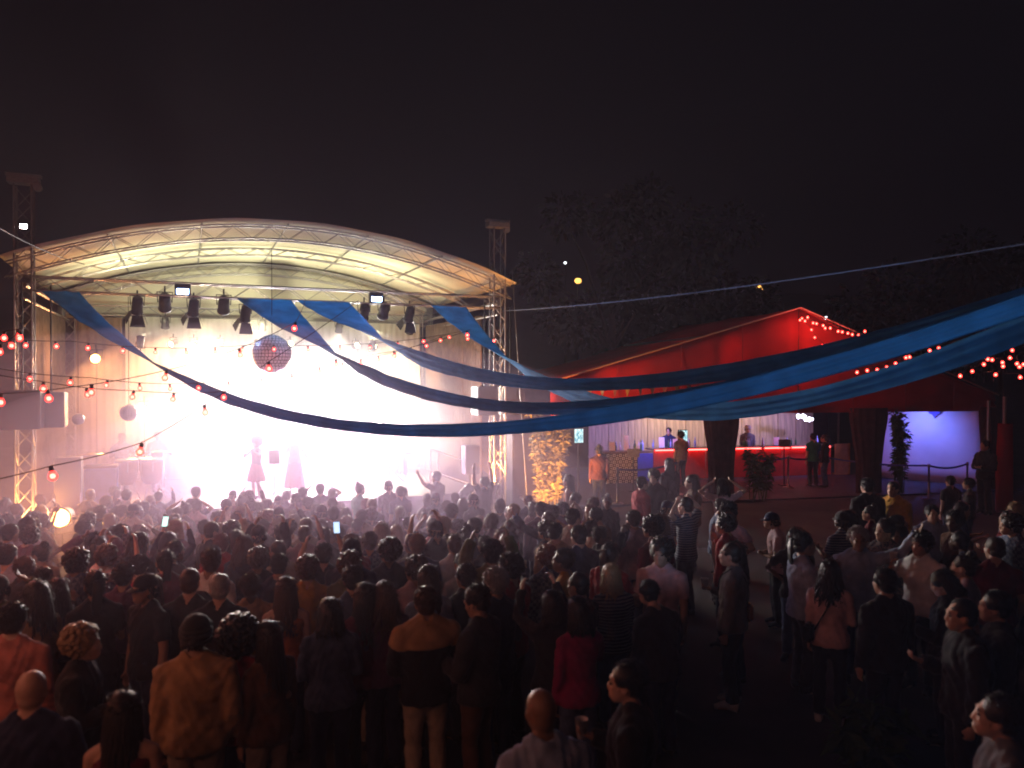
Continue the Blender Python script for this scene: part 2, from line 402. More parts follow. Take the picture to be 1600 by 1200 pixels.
for i, (px, py, en, col, lm) in enumerate(back):
    bb = SD - 1.0; a = apx(px, bb); p = S(a, bb, 0); z = max(SF + 0.25, CAMZ + (HOR - py) / FPX * p.y); p = S(a, bb, z)
    lab = {0: 'glaring amber lamp high at left of backdrop', 1: 'glaring white lamp at left of backdrop, at mid height', 2: 'glaring white lamp beneath the mirror ball', 3: 'glaring white lamp behind the singer', 4: 'glaring white lamp high right of centre', 5: 'glaring white lamp lower right of backdrop',
           6: 'small amber lamp low at right end of backdrop', 7: 'pink lamp on deck behind the woman in red skirt', 8: 'pink lamp on deck right of the singer', 9: 'orange lamp glowing above the drummer', 10: 'orange lamp high at the left rear of stage', 11: 'amber lamp at the right rear of stage'}[i]
    t = par(p, p - SN * 6 - Vector((0, 0, 0.55)), lab, lm, en * BK, col, 98, 1.3, 'lamps glaring at rear of stage', 'rear_lamp', blend=1.0)
    rod('stand', t, S(a, bb + 0.2, SF), S(a, bb + 0.2, z + 0.3), 0.025, M_black)
# wash lamps on backdrop, from rear truss
WC = [(1.0, 0.5, 0.2), (1.0, 0.82, 0.6), (1.0, 0.85, 0.65), (1.0, 0.6, 0.28)]
for i, a in enumerate((2.8, 5.6, 8.0, 10.4)):
    par(S(a, SD - 2.2, 5.15), S(a, SD - 0.4, 2.2), f'{nth[i]} wash lamp from the left on the rear truss, aimed at backdrop', M_lens_w, (800, 1000, 1000, 800)[i], WC[i], 110, 1.0, 'wash lamps over the backdrop', blend=0.8)
# lamps pointing up at the roof
for i, (a, bq) in enumerate(((2.2, 3.4), (5.4, 4.4), (8.8, 3.6))):
    p = S(a, bq, 4.5)
    par(p, S(a + 0.3, bq + 1.2, 8.0), ('lamp lighting left part of the canopy from below', 'lamp lighting middle of the canopy from below', 'lamp lighting right part of the canopy from below')[i], M_lens_y, 900, (1.0, 0.92, 0.55), 150, 0.9, 'lamps lighting the canopy', hang=False, blend=1.0)
# narrow beams fanning through the smoke
for i, (a, ta, tb, tz, col) in enumerate(((3.0, -0.5, 1.0, 2.2, (1.0, 0.6, 0.25)), (3.6, 1.6, 0.5, 1.0, (1.0, 0.7, 0.35)), (4.4, 2.2, 0.0, 6.2, (1.0, 0.95, 0.4)), (6.6, 7.4, 0.0, 6.6, (1.0, 0.95, 0.45)), (9.4, 11.8, 0.4, 3.4, (1.0, 0.75, 0.4)), (8.8, 10.8, 0.0, 5.9, (1.0, 0.9, 0.45)))):
    par(S(a, SD - 0.9, 4.6), S(ta, tb, tz), f'narrow beam lamp on the rear truss, {nth[i]} from left', M_lens_y, 2600, col, 9, 0.9, 'beam lamps on the rear truss', blend=0.5)
# orange uplights at the tower feet
par(S(0.3, -0.6, GZ + 0.5), S(0.0, 0.0, 1.6), 'orange lamp lighting the foot of the left tower', M_lens_o, 1300, (1.0, 0.4, 0.08), 110, 1.0, 'orange floor lamps', hang=False)
par(S(SW - 0.3, -0.35, GZ + 1.0), S(SW, 0.0, 2.6), 'orange lamp lighting the foot of the right tower', M_lens_o, 1300, (1.0, 0.4, 0.08), 110, 1.0, 'orange floor lamps', hang=False)
p = ray(97, 808, 15.4); par(p, p + Vector((5.2, -15, 1.2)), 'orange lamp glaring out over the crowd beside left tower', M_lens_o, 420, (1.0, 0.45, 0.12), 130, 1.7, 'orange floor lamps', hang=False, blend=1.0)
p2 = ray(728, 768, 19.6); par(p2, p2 + Vector((1.5, 3, 1.2)), 'orange lamp on the ground left of the right tower', M_lens_o, 400, (1.0, 0.45, 0.12), 120, 1.1, 'orange floor lamps', hang=False)

# --- loudspeakers
def speaker(c, d, label, rot=SROT, hangz=None):
    c = Vector(c); t = thing('loudspeaker', c - Vector((0, 0, d[2] / 2)), label, 'loudspeaker', 'loudspeakers around the stage')
    B = Matrix.Translation(c) @ rot.to_4x4()
    link('cabinet', bevbox(d, 0.02), t, B, M_blackplastic)
    link('grille', bevbox((d[0] * 0.9, 0.02, d[2] * 0.92), 0.006), t, B @ Matrix.Translation((0, -d[1] / 2 - 0.008, 0)), M_black)
    for s_ in (-1, 1): link('handle', bevbox((0.015, 0.16, 0.04), 0.005), t, B @ Matrix.Translation((s_ * (d[0] / 2 + 0.006), 0, 0.05)), M_black)
    if hangz: rod('hanging_bar', t, c + Vector((0, 0, d[2] / 2)), Vector((c.x, c.y, hangz)), 0.02, M_black)
    return t
speaker(ray(35, 640, 16.9), (0.75, 0.6, 0.85), 'dark loudspeaker hung at the far left before the left tower', hangz=5.6)
speaker(ray(80, 640, 17.6), (0.6, 0.6, 0.8), 'dark loudspeaker hung just inside the left tower', hangz=5.6)
speaker(ray(757, 626, 21.4), (0.6, 0.6, 0.8), 'dark loudspeaker hung just left of right tower', hangz=5.6)
speaker(ray(797, 626, 22.6), (0.7, 0.6, 0.8), 'dark loudspeaker hung just right of right tower', hangz=5.6)
q = ray(735, 718, 21.6); sp = speaker(q, (0.42, 0.42, 0.8), 'upright loudspeaker on a pole near the stage stairs'); rod('pole', sp, (q.x, q.y, SF - 0.8), (q.x, q.y, q.z - 0.4), 0.02, M_black)
q = ray(107, 742, 18.2); sp = speaker(q, (0.55, 0.5, 0.85), 'black loudspeaker standing at left front of stage'); boxo('plinth', sp, (q.x, q.y, (q.z - 0.425 + SF) / 2), (0.5, 0.45, max(0.05, q.z - 0.425 - SF)), M_black, SROT)
speaker(S(SW + 1.0, 0.6, 0.75), (0.9, 0.8, 2.4), 'tall dark loudspeaker stack right of the right tower')

# --- stage stair rail at right
rl = thing('stair_rail', S(SW - 0.9, 1.2, SF), 'pale metal handrail slanting down beside the stage', 'handrail')
pA, pB, pC = ray(672, 702, 22.8), ray(684, 706, 22.6), ray(738, 724, 21.9)
dz = Vector((0, 0, -0.62))
for a_, b_ in ((pA, pB), (pB, pC), (pA + dz, pB + dz), (pB + dz, pC + dz)): rod('rail', rl, a_, b_, 0.022, M_white)
for a_ in (pA, pB, pC): rod('post', rl, a_, Vector((a_.x, a_.y, SF - 0.3)), 0.022, M_white)

# --- mirror balls
mball = {}
def mirror_ball(c, r_, label, top, n=18):
    t = thing('mirror_ball', c, label, 'mirror ball', 'mirror balls over the stage')
    v = MB()
    for i in range(n):
        th0, th1 = math.pi * i / n, math.pi * (i + 1) / n
        k = max(4, int(2 * n * math.sin((th0 + th1) / 2)))
        for j in range(k):
            p0, p1 = 2 * math.pi * (j + 0.06) / k, 2 * math.pi * (j + 0.94) / k
            a0, a1 = th0 + 0.06 * math.pi / n, th1 - 0.06 * math.pi / n
            P = [Vector((r_ * math.sin(a) * math.cos(p), r_ * math.sin(a) * math.sin(p), r_ * math.cos(a))) + Vector(c) for a, p in ((a0, p0), (a0, p1), (a1, p1), (a1, p0))]
            jit = (sum(P, Vector()) / 4 - Vector(c)).normalized() * 0.004
            tw = Vector((random.uniform(-1, 1), random.uniform(-1, 1), random.uniform(-1, 1))) * 0.003
            v.add([P[0] + jit + tw, P[1] + jit - tw, P[2] + jit + tw, P[3] + jit - tw], [(3, 2, 1, 0)])
    o = v.obj('mirror_facets', M_mirror, t); o['kind'] = 'stuff'
    MB().ball(c, r_ * 0.985, 24, 16).obj('core', M_blackplastic, t, True)
    rod('cable', t, Vector(c) + Vector((0, 0, r_)), top, 0.008, M_wire, 6)
M_mirror = mat('mirror_glass', (0.9, 0.86, 0.88), 0.35, 0.25, 0.05, 5, 0)
c = ray(425, 553, 18.4); mirror_ball(c, 0.46, 'big mirror ball hanging over the middle of the stage', Vector((c.x, c.y, 6.6)))
c = ray(122, 655, 19.0); mirror_ball(c, 0.14, 'small mirror ball near the left tower', Vector((c.x, c.y, 5.6)), 10)
c = ray(201, 645, 20.0); mirror_ball(c, 0.22, 'middle sized mirror ball glowing above the drummer', Vector((c.x, c.y, 5.6)), 12)

# --- instruments
def ondeck(px, b): a = apx(px, b); return S(a, b, SF)
p = ondeck(216, 2.6)
for i, (dx, rr) in enumerate(((-0.28, 0.27), (0.32, 0.3))):
    q = p + SU * dx
    t = thing('barrel_drum', q, ('wide brown drum on a stand, the left of the pair', 'wide brown drum on a stand, the right of the pair')[i], 'drum', 'pair of brown drums')
    q = q + Vector((0, 0, 0.42))
    MB().lathe([(rr * 0.6, 0), (rr * 0.85, 0.12), (rr * 1.02, 0.4), (rr * 1.04, 0.55), (rr, 0.66)], q, 24).obj('shell', M_drumwood, t, True)
    MB().lathe([(rr * 1.05, 0.62), (rr * 1.05, 0.68), (rr * 0.98, 0.69)], q, 24).obj('hoop', M_alu, t, True)
    MB().lathe([(rr * 0.98, 0.675), (0.01, 0.68)], q, 24).obj('drum_skin', M_skinhead, t)
    for k in range(6):
        an = k * math.pi / 3; rod('lug', t, q + Vector((rr * 1.06 * math.cos(an), rr * 1.06 * math.sin(an), 0.36)), q + Vector((rr * 1.07 * math.cos(an), rr * 1.07 * math.sin(an), 0.64)), 0.012, M_alu, 6)
    for k in range(3):
        an = k * 2.1 + 0.4; rod('leg', t, q + Vector((rr * 0.5 * math.cos(an), rr * 0.5 * math.sin(an), 0.1)), q + Vector((rr * 1.2 * math.cos(an), rr * 1.2 * math.sin(an), -0.42)), 0.014, M_alu, 6)
def cymbal(p, h, rr, label):
    t = thing('cymbal', p, label, 'cymbal', 'cymbals at the percussion')
    MB().lathe([(0.02, 0.035), (rr * 0.2, 0.03), (rr * 0.25, 0.012), (rr, -0.01), (rr, -0.014), (0.02, 0.0)], p + Vector((0, 0, h)), 24).obj('plate', M_brass, t, True)
    rod('stand', t, p + Vector((0, 0, 0.3)), p + Vector((0, 0, h + 0.05)), 0.012, M_alu, 6)
    for k in range(3): rod('leg', t, p + Vector((0, 0, 0.35)), p + Vector((0.28 * math.cos(k * 2.1), 0.28 * math.sin(k * 2.1), 0.0)), 0.01, M_alu, 6)
cymbal(ondeck(142, 2.4), 1.3, 0.3, 'brass cymbal on a stand left of the drummer'); cymbal(ondeck(250, 3.0), 1.25, 0.26, 'brass cymbal on a stand right of the brown drums')
cymbal(ondeck(655, 3.2), 1.35, 0.26, 'brass cymbal on a stand at right rear of stage')
# flight case / cloth covered table on left
M_case = mat('blue_covered_case', (0.05, 0.09, 0.4), 0.7, 0, 0.2, 6, 0.2)
p = ondeck(158, 2.0)
t = thing('equipment_case', p, 'blue covered equipment case left of the brown drums', 'case')
link('body', bevbox((0.75, 0.5, 0.95), 0.03), t, Matrix.Translation(p + Vector((0, 0, 0.5))) @ SROT.to_4x4(), M_case)
link('lid', bevbox((0.79, 0.54, 0.06), 0.015), t, Matrix.Translation(p + Vector((0, 0, 1.01))) @ SROT.to_4x4(), M_black)
for sx in (-0.3, 0.3):
    for sy in (-0.18, 0.18): link('caster', MB().ball((0, 0, 0), 0.035, 8, 6).mesh('caster', True), t, Matrix.Translation(p + SU * sx + SN * sy + Vector((0, 0, 0.03))), M_black)
def mic_stand(p, h, label, tilt=(0.25, -0.1, 0.1)):
    t = thing('microphone_stand', p, label, 'microphone stand', 'microphone stands on stage')
    for k in range(3): rod('leg', t, p + Vector((0, 0, 0.18)), p + Vector((0.3 * math.cos(k * 2.1 + 1), 0.3 * math.sin(k * 2.1 + 1), 0.01)), 0.009, M_black, 6)
    rod('pole', t, p + Vector((0, 0, 0.1)), p + Vector((0, 0, h)), 0.012, M_black)
    e = p + Vector((0, 0, h)) + Vector(tilt); rod('boom', t, p + Vector((0, 0, h)) - Vector(tilt) * 0.5, e, 0.008, M_black, 6)
    MB().ball(e, (0.028, 0.028, 0.04), 10, 8).obj('microphone', M_black, t, True)
mic_stand(ondeck(478, 1.6), 1.45, 'microphone stand before the singer'); mic_stand(ondeck(585, 2.0), 1.4, 'microphone stand right of centre stage'); mic_stand(ondeck(608, 2.6), 1.3, 'microphone stand at right of stage near the keyboard')
p = ondeck(428, 1.2)
t = thing('music_stand', p, 'black music stand beside the woman in red skirt', 'music stand')
for k in range(3): rod('leg', t, p + Vector((0, 0, 0.2)), p + Vector((0.26 * math.cos(k * 2.1), 0.26 * math.sin(k * 2.1), 0.01)), 0.009, M_black, 6)
rod('pole', t, p + Vector((0, 0, 0.1)), p + Vector((0, 0, 1.05)), 0.012, M_black)
boxo('desk', t, p + Vector((0, 0, 1.15)), (0.28, 0.02, 0.38), M_black, SROT @ Matrix.Rotation(-0.3, 3, 'X'))
p = ondeck(612, 3.2)
t = thing('keyboard', p, 'stage keyboard on crossed legs at right of stage', 'keyboard')
link('keyboard_body', bevbox((1.2, 0.32, 0.1), 0.02), t, Matrix.Translation(p + Vector((0, 0, 0.92))) @ SROT.to_4x4(), M_black)
boxo('keys', t, p + Vector((0, 0, 0.975)) + SN * 0.06, (1.05, 0.14, 0.012), M_white, SROT)
for s_ in (-1, 1):
    for y_ in (-0.13, 0.13): rod('leg', t, p + SU * 0.4 * s_ + SN * y_, p - SU * 0.4 * s_ + SN * y_ + Vector((0, 0, 0.87)), 0.015, M_alu, 6)

# ================================================================== blue drapes strung from the truss
def strip(P0, P1, sag, w0, w1, label, seed):
    P0, P1 = Vector(P0), Vector(P1); n, m = 90, 13; rows = []
    for i in range(n + 1):
        s_ = i / n; p = P0.lerp(P1, s_); p.z -= 4 * sag * s_ * (1 - s_)
        tg = (P1 - P0); tg = Vector((tg.x, tg.y, tg.z - 4 * sag * (1 - 2 * s_))).normalized()
        hp = Vector((tg.y, -tg.x, 0)).normalized()         # horizontal, across
        if hp.dot(SU) < 0: hp = -hp
        upv = hp.cross(tg).normalized(); upv = upv if upv.z > 0 else -upv
        k = sstep(0.0, 0.45, s_)
        wd = w0 + (w1 - w0) * (1 - (1 - min(1, s_ / 0.6)) ** 2)
        across = (SU * (1 - k) + (hp * 0.35 - upv * 0.9) * k).normalized()
        nrm = across.cross(tg).normalized()
        row = []
        for j in range(m):
            c_ = j / (m - 1) - 0.5
            fold = 0.02 * sstep(0.02, 0.3, s_) * math.sin(j * 1.35 + seed + 2.2 * noise.noise(Vector((s_ * 5, j * 0.2, seed)))) * (0.4 + 0.6 * k) + 0.03 * noise.noise(Vector((s_ * 30, c_ * 4, seed + 5))) + 0.008 * noise.noise(Vector((s_ * 90, c_ * 9, seed)))
            row.append(p + across * (c_ * wd * (1 + 0.12 * noise.noise(Vector((s_ * 7, 0, seed))))) + nrm * fold)
        rows.append(row)
    o = MB().grid(rows).obj('hanging_drape', M_blue, None, True)
    so = o.modifiers.new('solid', 'SOLIDIFY'); so.thickness = 0.006
    return tag(o, label, 'drape', 'blue drapes strung from the stage')
def fp(a): q = S(a, -0.25, 5.46); return q
strip(fp(0.75), (4.75, 6.0, 4.33), 2.10, 0.75, 0.2, 'blue drape hanging lowest, from the left end of the truss', 1)
strip(fp(5.2), (4.9, 6.4, 4.35), 1.83, 1.3, 0.2, 'wide blue drape from the middle of the truss, left one of two side by side', 2)
strip(fp(6.65), (5.0, 6.8, 4.35), 1.46, 1.3, 0.2, 'wide blue drape from the middle of the truss, right one of two side by side', 3)
strip(fp(10.05), (6.0, 7.6, 4.39), 1.99, 1.0, 0.27, 'blue drape from right end of truss, running behind the other three', 4)
# mast that holds the drapes, beyond the right edge
mast = thing('mast', Vector((6.3, 7.0, 0)), 'steel mast holding the gathered blue drapes', 'mast')
rod('pole', mast, (6.3, 7.0, 0), (6.3, 7.0, 6.4), 0.06, M_alu, 12); boxo('base_plate', mast, (6.3, 7.0, 0.015), (0.5, 0.5, 0.03), M_alu)
for e in ((4.75, 6.0, 4.33), (4.9, 6.4, 4.35), (5.0, 6.8, 4.35), (6.0, 7.6, 4.39)): rod('lashing', mast, e, (6.3, 7.0, e[2] + 0.45), 0.02, M_bluerope, 6)
fl = thing('added_drape_flood', Vector((1.0, -0.7, 0)), 'added cool flood lamp out of view, turned up to light the drapes', 'flood lamp')  # flood lamp added behind the camera, unseen, to brighten the drapes
link('housing', bevbox((0.34, 0.14, 0.26), 0.02), fl, Matrix.Translation((1.0, -0.7, 2.3)) @ Matrix.Rotation(0.3, 4, 'X'), M_black); rod('post', fl, (1.0, -0.8, 0), (1.0, -0.8, 2.3), 0.04, M_black)
spot('lamp_light', (1.0, -0.58, 2.36), (1.5, 9.0, 6.15), 1150, (0.42, 0.62, 1.0), 58, 0.35, 0.1, fl)
# ropes
def rope(p0, p1, sag, r_, m, label, cat='rope'):
    p0, p1 = Vector(p0), Vector(p1)
    pts = [p0.lerp(p1, i / 24) - Vector((0, 0, 4 * sag * i / 24 * (1 - i / 24))) for i in range(25)]
    return tag(MB().tube(pts, r_, 6).obj('rope', m, None, True), label, cat)
rope(S(SW + 0.2, 0, 5.42), ray(1760, 355, 9.0), 0.15, 0.013, M_bluerope, 'pale blue rope running from right tower to the upper right')
rope(ray(-60, 322, 10.0), S(1.2, 0, 6.15), 0.1, 0.01, M_wire, 'thin cable running from the left edge to the roof')
rope(ray(800, 420, 22.0), gz(ray(826, 760, 20.6)), 0.0, 0.012, M_alu, 'steel guy wire slanting down beside the right tower', 'guy wire')
# work lamp on the left tower
p = S(0.05, -0.3, CAMZ + (HOR - 357) / FPX * 17.4)
t = thing('work_lamp', p, 'small white work lamp on the left tower', 'lamp')
link('housing', bevbox((0.16, 0.12, 0.12), 0.015), t, Matrix.Translation(p) @ SROT.to_4x4(), M_black)
boxo('lamp_panel', t, p - SN * 0.065, (0.13, 0.012, 0.09), M_lens_w, SROT); rod('bracket', t, p, p + SN * 0.16, 0.015, M_black)

# ================================================================== festoon strings of red bulbs
def bulb_mats():
    m, N, L, b = nodes_mat('red_bulb_glass')
    out = N['Material Output']; tr = N.new('ShaderNodeBsdfTransparent'); tr.inputs['Color'].default_value = (1.0, 0.35, 0.3, 1)
    em = N.new('ShaderNodeEmission'); em.inputs['Color'].default_value = (1.0, 0.06, 0.05, 1); em.inputs['Strength'].default_value = 2.2
    ad = N.new('ShaderNodeAddShader'); L.new(tr.outputs[0], ad.inputs[0]); L.new(em.outputs[0], ad.inputs[1]); L.new(ad.outputs[0], out.inputs['Surface'])
    m.cycles.emission_sampling = 'NONE'
    return m
M_bulb = bulb_mats(); M_fil = emit('red_filament', (1.0, 0.22, 0.17), 16)
bulb_me = MB().lathe([(0.016, 0.0), (0.03, -0.02), (0.044, -0.05), (0.044, -0.065), (0.03, -0.092), (0.008, -0.102)], n=12).mesh('bulb', True)
fil_me = MB().ball((0, 0, -0.055), (0.026, 0.026, 0.026), 8, 6).mesh('filament', True)
sock_me = MB().lathe([(0.01, 0.05), (0.021, 0.045), (0.024, 0.0), (0.02, -0.004)], n=10).mesh('socket', True)
def festoon(pts, sag, bulbs, label, scale=1.0, glow=5.0, tone=(1.0, 0.2, 0.14), every=5):
    """wire through 3D points with sag per span and bulbs at given fractions of the spans"""
    pts = [Vector(p) for p in pts]; path = []; scale *= 0.86
    def at(sp, f): p = pts[sp].lerp(pts[sp + 1], f); return p - Vector((0, 0, 4 * sag[sp] * f * (1 - f)))
    for sp in range(len(pts) - 1):
        for i in range(16): path.append(at(sp, i / 16))
    path.append(pts[-1])
    t = thing('string_lights', pts[0], label, 'string lights', 'strings of red bulbs')
    MB().tube(path, 0.006, 5).obj('wire', M_wire, t, True)
    for k_, (sp, f) in enumerate(bulbs):
        p = at(sp, f) - Vector((0, 0, 0.05 * scale))
        tw = Matrix.Rotation(random.uniform(-0.25, 0.25), 4, 'X') @ Matrix.Rotation(random.uniform(-0.25, 0.25), 4, 'Y')
        B = Matrix.Translation(p) @ tw @ Matrix.Scale(scale, 4)
        o = link('bulb', bulb_me, t, B, M_bulb)
        link('filament', fil_me, o, B, M_fil)
        if k_ % every == 1:      # one bulb carries the light of its neighbours
            lt = bpy.data.lights.new('bulb_light', 'POINT'); lt.energy = glow * 2.2 * scale ** 2; lt.color = tone; lt.shadow_soft_size = 0.1
            lo = bpy.data.objects.new('bulb_light', lt); C.objects.link(lo); lo.parent = t; lo.matrix_basis = wm(t).inverted() @ Matrix.Translation(p - Vector((0, 0, 0.17)))
        link('socket', sock_me, o, B, M_wire)
    return t
def seq(sp, n, a=0.0, b=1.0): return [(sp, a + (b - a) * (i + 0.5) / n) for i in range(n)]
festoon([ray(-140, 500, 12), ray(110, 533, 13.5), ray(400, 538, 16.0), ray(720, 518, 20.0), S(SW, -0.2, 4.7)], [0.1, 0.1, 0.15, 0.15, 0.1], seq(0, 5) + seq(1, 6) + seq(2, 7) + seq(3, 3), 'topmost string of red bulbs across the stage front')
festoon([ray(-140, 545, 10), ray(140, 590, 12), ray(330, 597, 14), ray(520, 568, 16.5), ray(700, 522, 19.5)], [0.08, 0.06, 0.08, 0.1], seq(0, 4) + seq(1, 4) + seq(2, 4) + seq(3, 7), 'string of red bulbs passing under the mirror ball')
festoon([ray(-120, 612, 8.5), ray(110, 605, 9.5), ray(262, 578, 10.5), ray(380, 542, 11.5), ray(462, 503, 12.5), S(6.2, -0.3, 5.5)], [0.05, 0.02, 0.02, 0.02, 0.05], seq(0, 3) + [(1, 0.2), (1, 0.98), (2, 0.95), (3, 0.99)], 'string of red bulbs rising from left edge to mid truss', 1.15)
festoon([ray(-100, 560, 9.5), ray(60, 595, 10.5), ray(205, 610, 11.5), ray(345, 612, 12.5), ray(520, 562, 14.5), ray(735, 515, 17.5)], [0.04, 0.03, 0.03, 0.1, 0.1], [(0, 0.4), (1, 0.05), (1, 0.5), (2, 0.02), (2, 0.45), (3, 0.02), (4, 0.02), (4, 0.4), (4, 0.97)], 'string of red bulbs sagging before the drummer', 1.1)
festoon([ray(-120, 770, 7.0), ray(80, 728, 8.0), ray(220, 692, 9.0), ray(320, 632, 10.2), ray(420, 565, 11.5), ray(560, 470, 13.5), S(7.5, -0.3, 5.5)], [0.02] * 6, [(0, 0.5), (1, 0.0), (2, 0.0), (3, 0.0), (4, 0.0)], 'lowest string of red bulbs climbing from lower left', 1.2)
festoon([ray(-160, 480, 9.0), ray(40, 512, 10.0), ray(-80, 560, 9.0)], [0.15, 0.1], seq(0, 5, 0.4, 1.0) + seq(1, 5, 0.0, 0.7), 'tangle of red bulbs at the left edge')
# unseen bulb string added at left and behind the camera to light the backs
festoon([ray(-140, 500, 12), Vector((-6.5, 6.0, 4.1)), Vector((-4.2, 1.0, 4.3)), Vector((-1.5, -1.4, 4.5))], [0.3, 0.25, 0.1], seq(0, 6) + seq(1, 5) + seq(2, 4), 'added string of red bulbs out of view, lighting the crowd from behind', 1.2, 19, (1.0, 0.34, 0.22), 2)

# ================================================================== bar tent
TO = Vector((1.05, 21.0, 0)); TE = Vector((14.05, 3.0, 0)).normalized(); TN = Vector((-TE.y, TE.x, 0))
def T(a, b, z): return TO + TE * a + TN * b + Vector((0, 0, z))
TROT = Matrix((TE, TN, Vector((0, 0, 1)))).transposed()
TL, TA, ZP, ZL, ZR, ZV = 14.37, 7.52, 5.51, 3.36, 2.92, 2.46
tent = thing('bar_tent', T(TA, 0, 0), 'large red gabled bar tent with draped posts and open front', 'tent')
def topz(a): return ZL + (ZP - ZL) * a / TA if a < TA else ZP + (ZR - ZP) * (a - TA) / (TL - TA)
def gable(a0, a1, name):
    rows = []
    n = int((a1 - a0) / 0.35)
    for k in range(9):
        rows.append([T(a0 + (a1 - a0) * i / n, 0.09 * noise.noise(Vector((i * 0.3, k * 0.7, 2))), ZV + (topz(a0 + (a1 - a0) * i / n) - ZV) * k / 8) for i in range(n + 1)])
    o = MB().grid(rows).obj(name, M_redtent, tent, True); so = o.modifiers.new('s', 'SOLIDIFY'); so.thickness = 0.006
gable(0, TA - 0.004, 'gable_panel'); gable(TA + 0.004, TL, 'gable_panel')
M_seam = mat('tent_seam', (0.3, 0.02, 0.02), 0.8)
for a_ in (1.9, 3.8, 5.7, 9.3, 11.1, 12.8):
    rod('seam', tent, T(a_, -0.075, ZV), T(a_, -0.075, topz(a_)), 0.012, M_seam, 6)
for a0, a1 in ((0, TA), (TA, TL)):
    rows = [[T(a0 + (a1 - a0) * i / 12, -0.12 + 8.2 * j / 10, topz(a0 + (a1 - a0) * i / 12) + 0.03 - 0.14 * math.sin(math.pi * i / 12) - 0.05 * math.sin(math.pi * j / 5) ** 2) for j in range(11)] for i in range(13)]
    o = MB().grid(rows).obj('roof_panel', M_redtent, tent, True); so = o.modifiers.new('s', 'SOLIDIFY'); so.thickness = 0.006
M_edge = mat('tent_edge_rope', (0.5, 0.25, 0.22), 0.7, 0, 0.1, 9, 0)
rod('edge_rope', tent, T(0, -0.13, topz(0) + 0.04), T(TA, -0.13, ZP + 0.04), 0.025, M_edge); rod('edge_rope', tent, T(TA, -0.13, ZP + 0.04), T(TL, -0.13, ZR + 0.04), 0.025, M_edge)
rod('centre_seam', tent, T(TA, -0.02, ZV), T(TA, -0.02, ZP), 0.012, M_drape)
for a in (0.2, 5.07, 9.87, 14.2):
    for bq in (0.15, 7.6): rod('post', tent, T(a, bq, 0), T(a, bq, topz(a) - 0.02), 0.05, M_alu)
    rod('rafter', tent, T(a, 0.15, topz(a) - 0.08), T(a, 7.9, topz(a) - 0.08), 0.04, M_alu)
rows = [[T(i * 1.0, 8.0, z) for i in range(15)] for z in (0.0, 1.2, 2.5, 3.2)]
MB().grid(rows).obj('rear_wall', M_drape, tent)
def curtain(a, label, wt, wb, tied=0.45, side=0):
    """gathered drape round a post, wide at the top and tied in lower down"""
    rows = []
    n = 48
    for k in range(15):
        f = k / 14; z = 0.03 + (ZV + 0.1) * f
        wd = wb + (wt - wb) * sstep(0.25, 1.0, f)
        row = []
        for i in range(n + 1):
            an = 2 * math.pi * i / n
            rr = 1 + 0.10 * math.sin(i * 1.7 + 0.5 * k * 0.2) + 0.06 * noise.noise(Vector((i * 0.3, k * 0.3, a)))
            row.append(T(a + side * (1 - f) * 0.2 + wd / 2 * math.cos(an) * rr, -0.02 + min(0.16, wd / 2) * math.sin(an) * rr, z))
        rows.append(row)
    o = MB().grid(rows).obj('gathered_drape', M_drape, None, True)
    tag(o, label, 'drape', 'dark drapes on the tent posts')
curtain(5.07, 'dark drape gathered round the tent post in front of the red bar', 1.05, 0.72)
curtain(9.87, 'dark drape gathered round the tent post left of the violet wall', 1.2, 0.78)
curtain(14.15, 'dark drape on the tent post at the right end of violet wall', 0.7, 0.45)
# floor of the tent
tag(MB().box((0, 0, 0), (TL + 1.0, 9.0, 0.08), TROT).obj('tent_floor', mat('grey_floor_boards', (0.045, 0.045, 0.052), 0.65, 0, 0.3, 3, 0.1), None, M=Matrix.Translation(T(TL / 2, 4.0, 0.0))), 'grey boarded floor of the bar tent', kind='structure')
# back wall of boards
bw = thing('board_wall', T(7.6, 6.6, 0.04), 'wall of pale upright boards behind the bar', 'wall')
nb = 36
for i in range(nb):
    a = 3.2 + 9.2 * (i + 0.5) / nb
    boxo('board', bw, T(a, 6.6 + 0.012 * ((i * 7) % 3), 1.62), (9.2 / nb - 0.014, 0.03, 3.16), M_wood, TROT)
boxo('rail', bw, T(7.8, 6.64, 0.6), (9.2, 0.05, 0.1), M_wood, TROT); boxo('rail', bw, T(7.8, 6.64, 2.6), (9.2, 0.05, 0.1), M_wood, TROT)
# violet lit white side wall
M_wallcloth = mat('white_wall_cloth', (0.7, 0.7, 0.74), 0.8, 0, 0.08, 1.5, 0.1)
wA, wB = T(12.05, 3.4, 0.05), T(14.4, 0.35, 0.05)
wl = drape('tent_side_wall', wA, wB, 0.05, 3.0, M_wallcloth, 'white cloth wall lit violet blue at right of the tent', folds=1.2, amp=0.015, cat='wall')
wd_ = (wB - wA).normalized(); wn = Vector((wd_.y, -wd_.x, 0)); wn = wn if wn.y < 0 else -wn
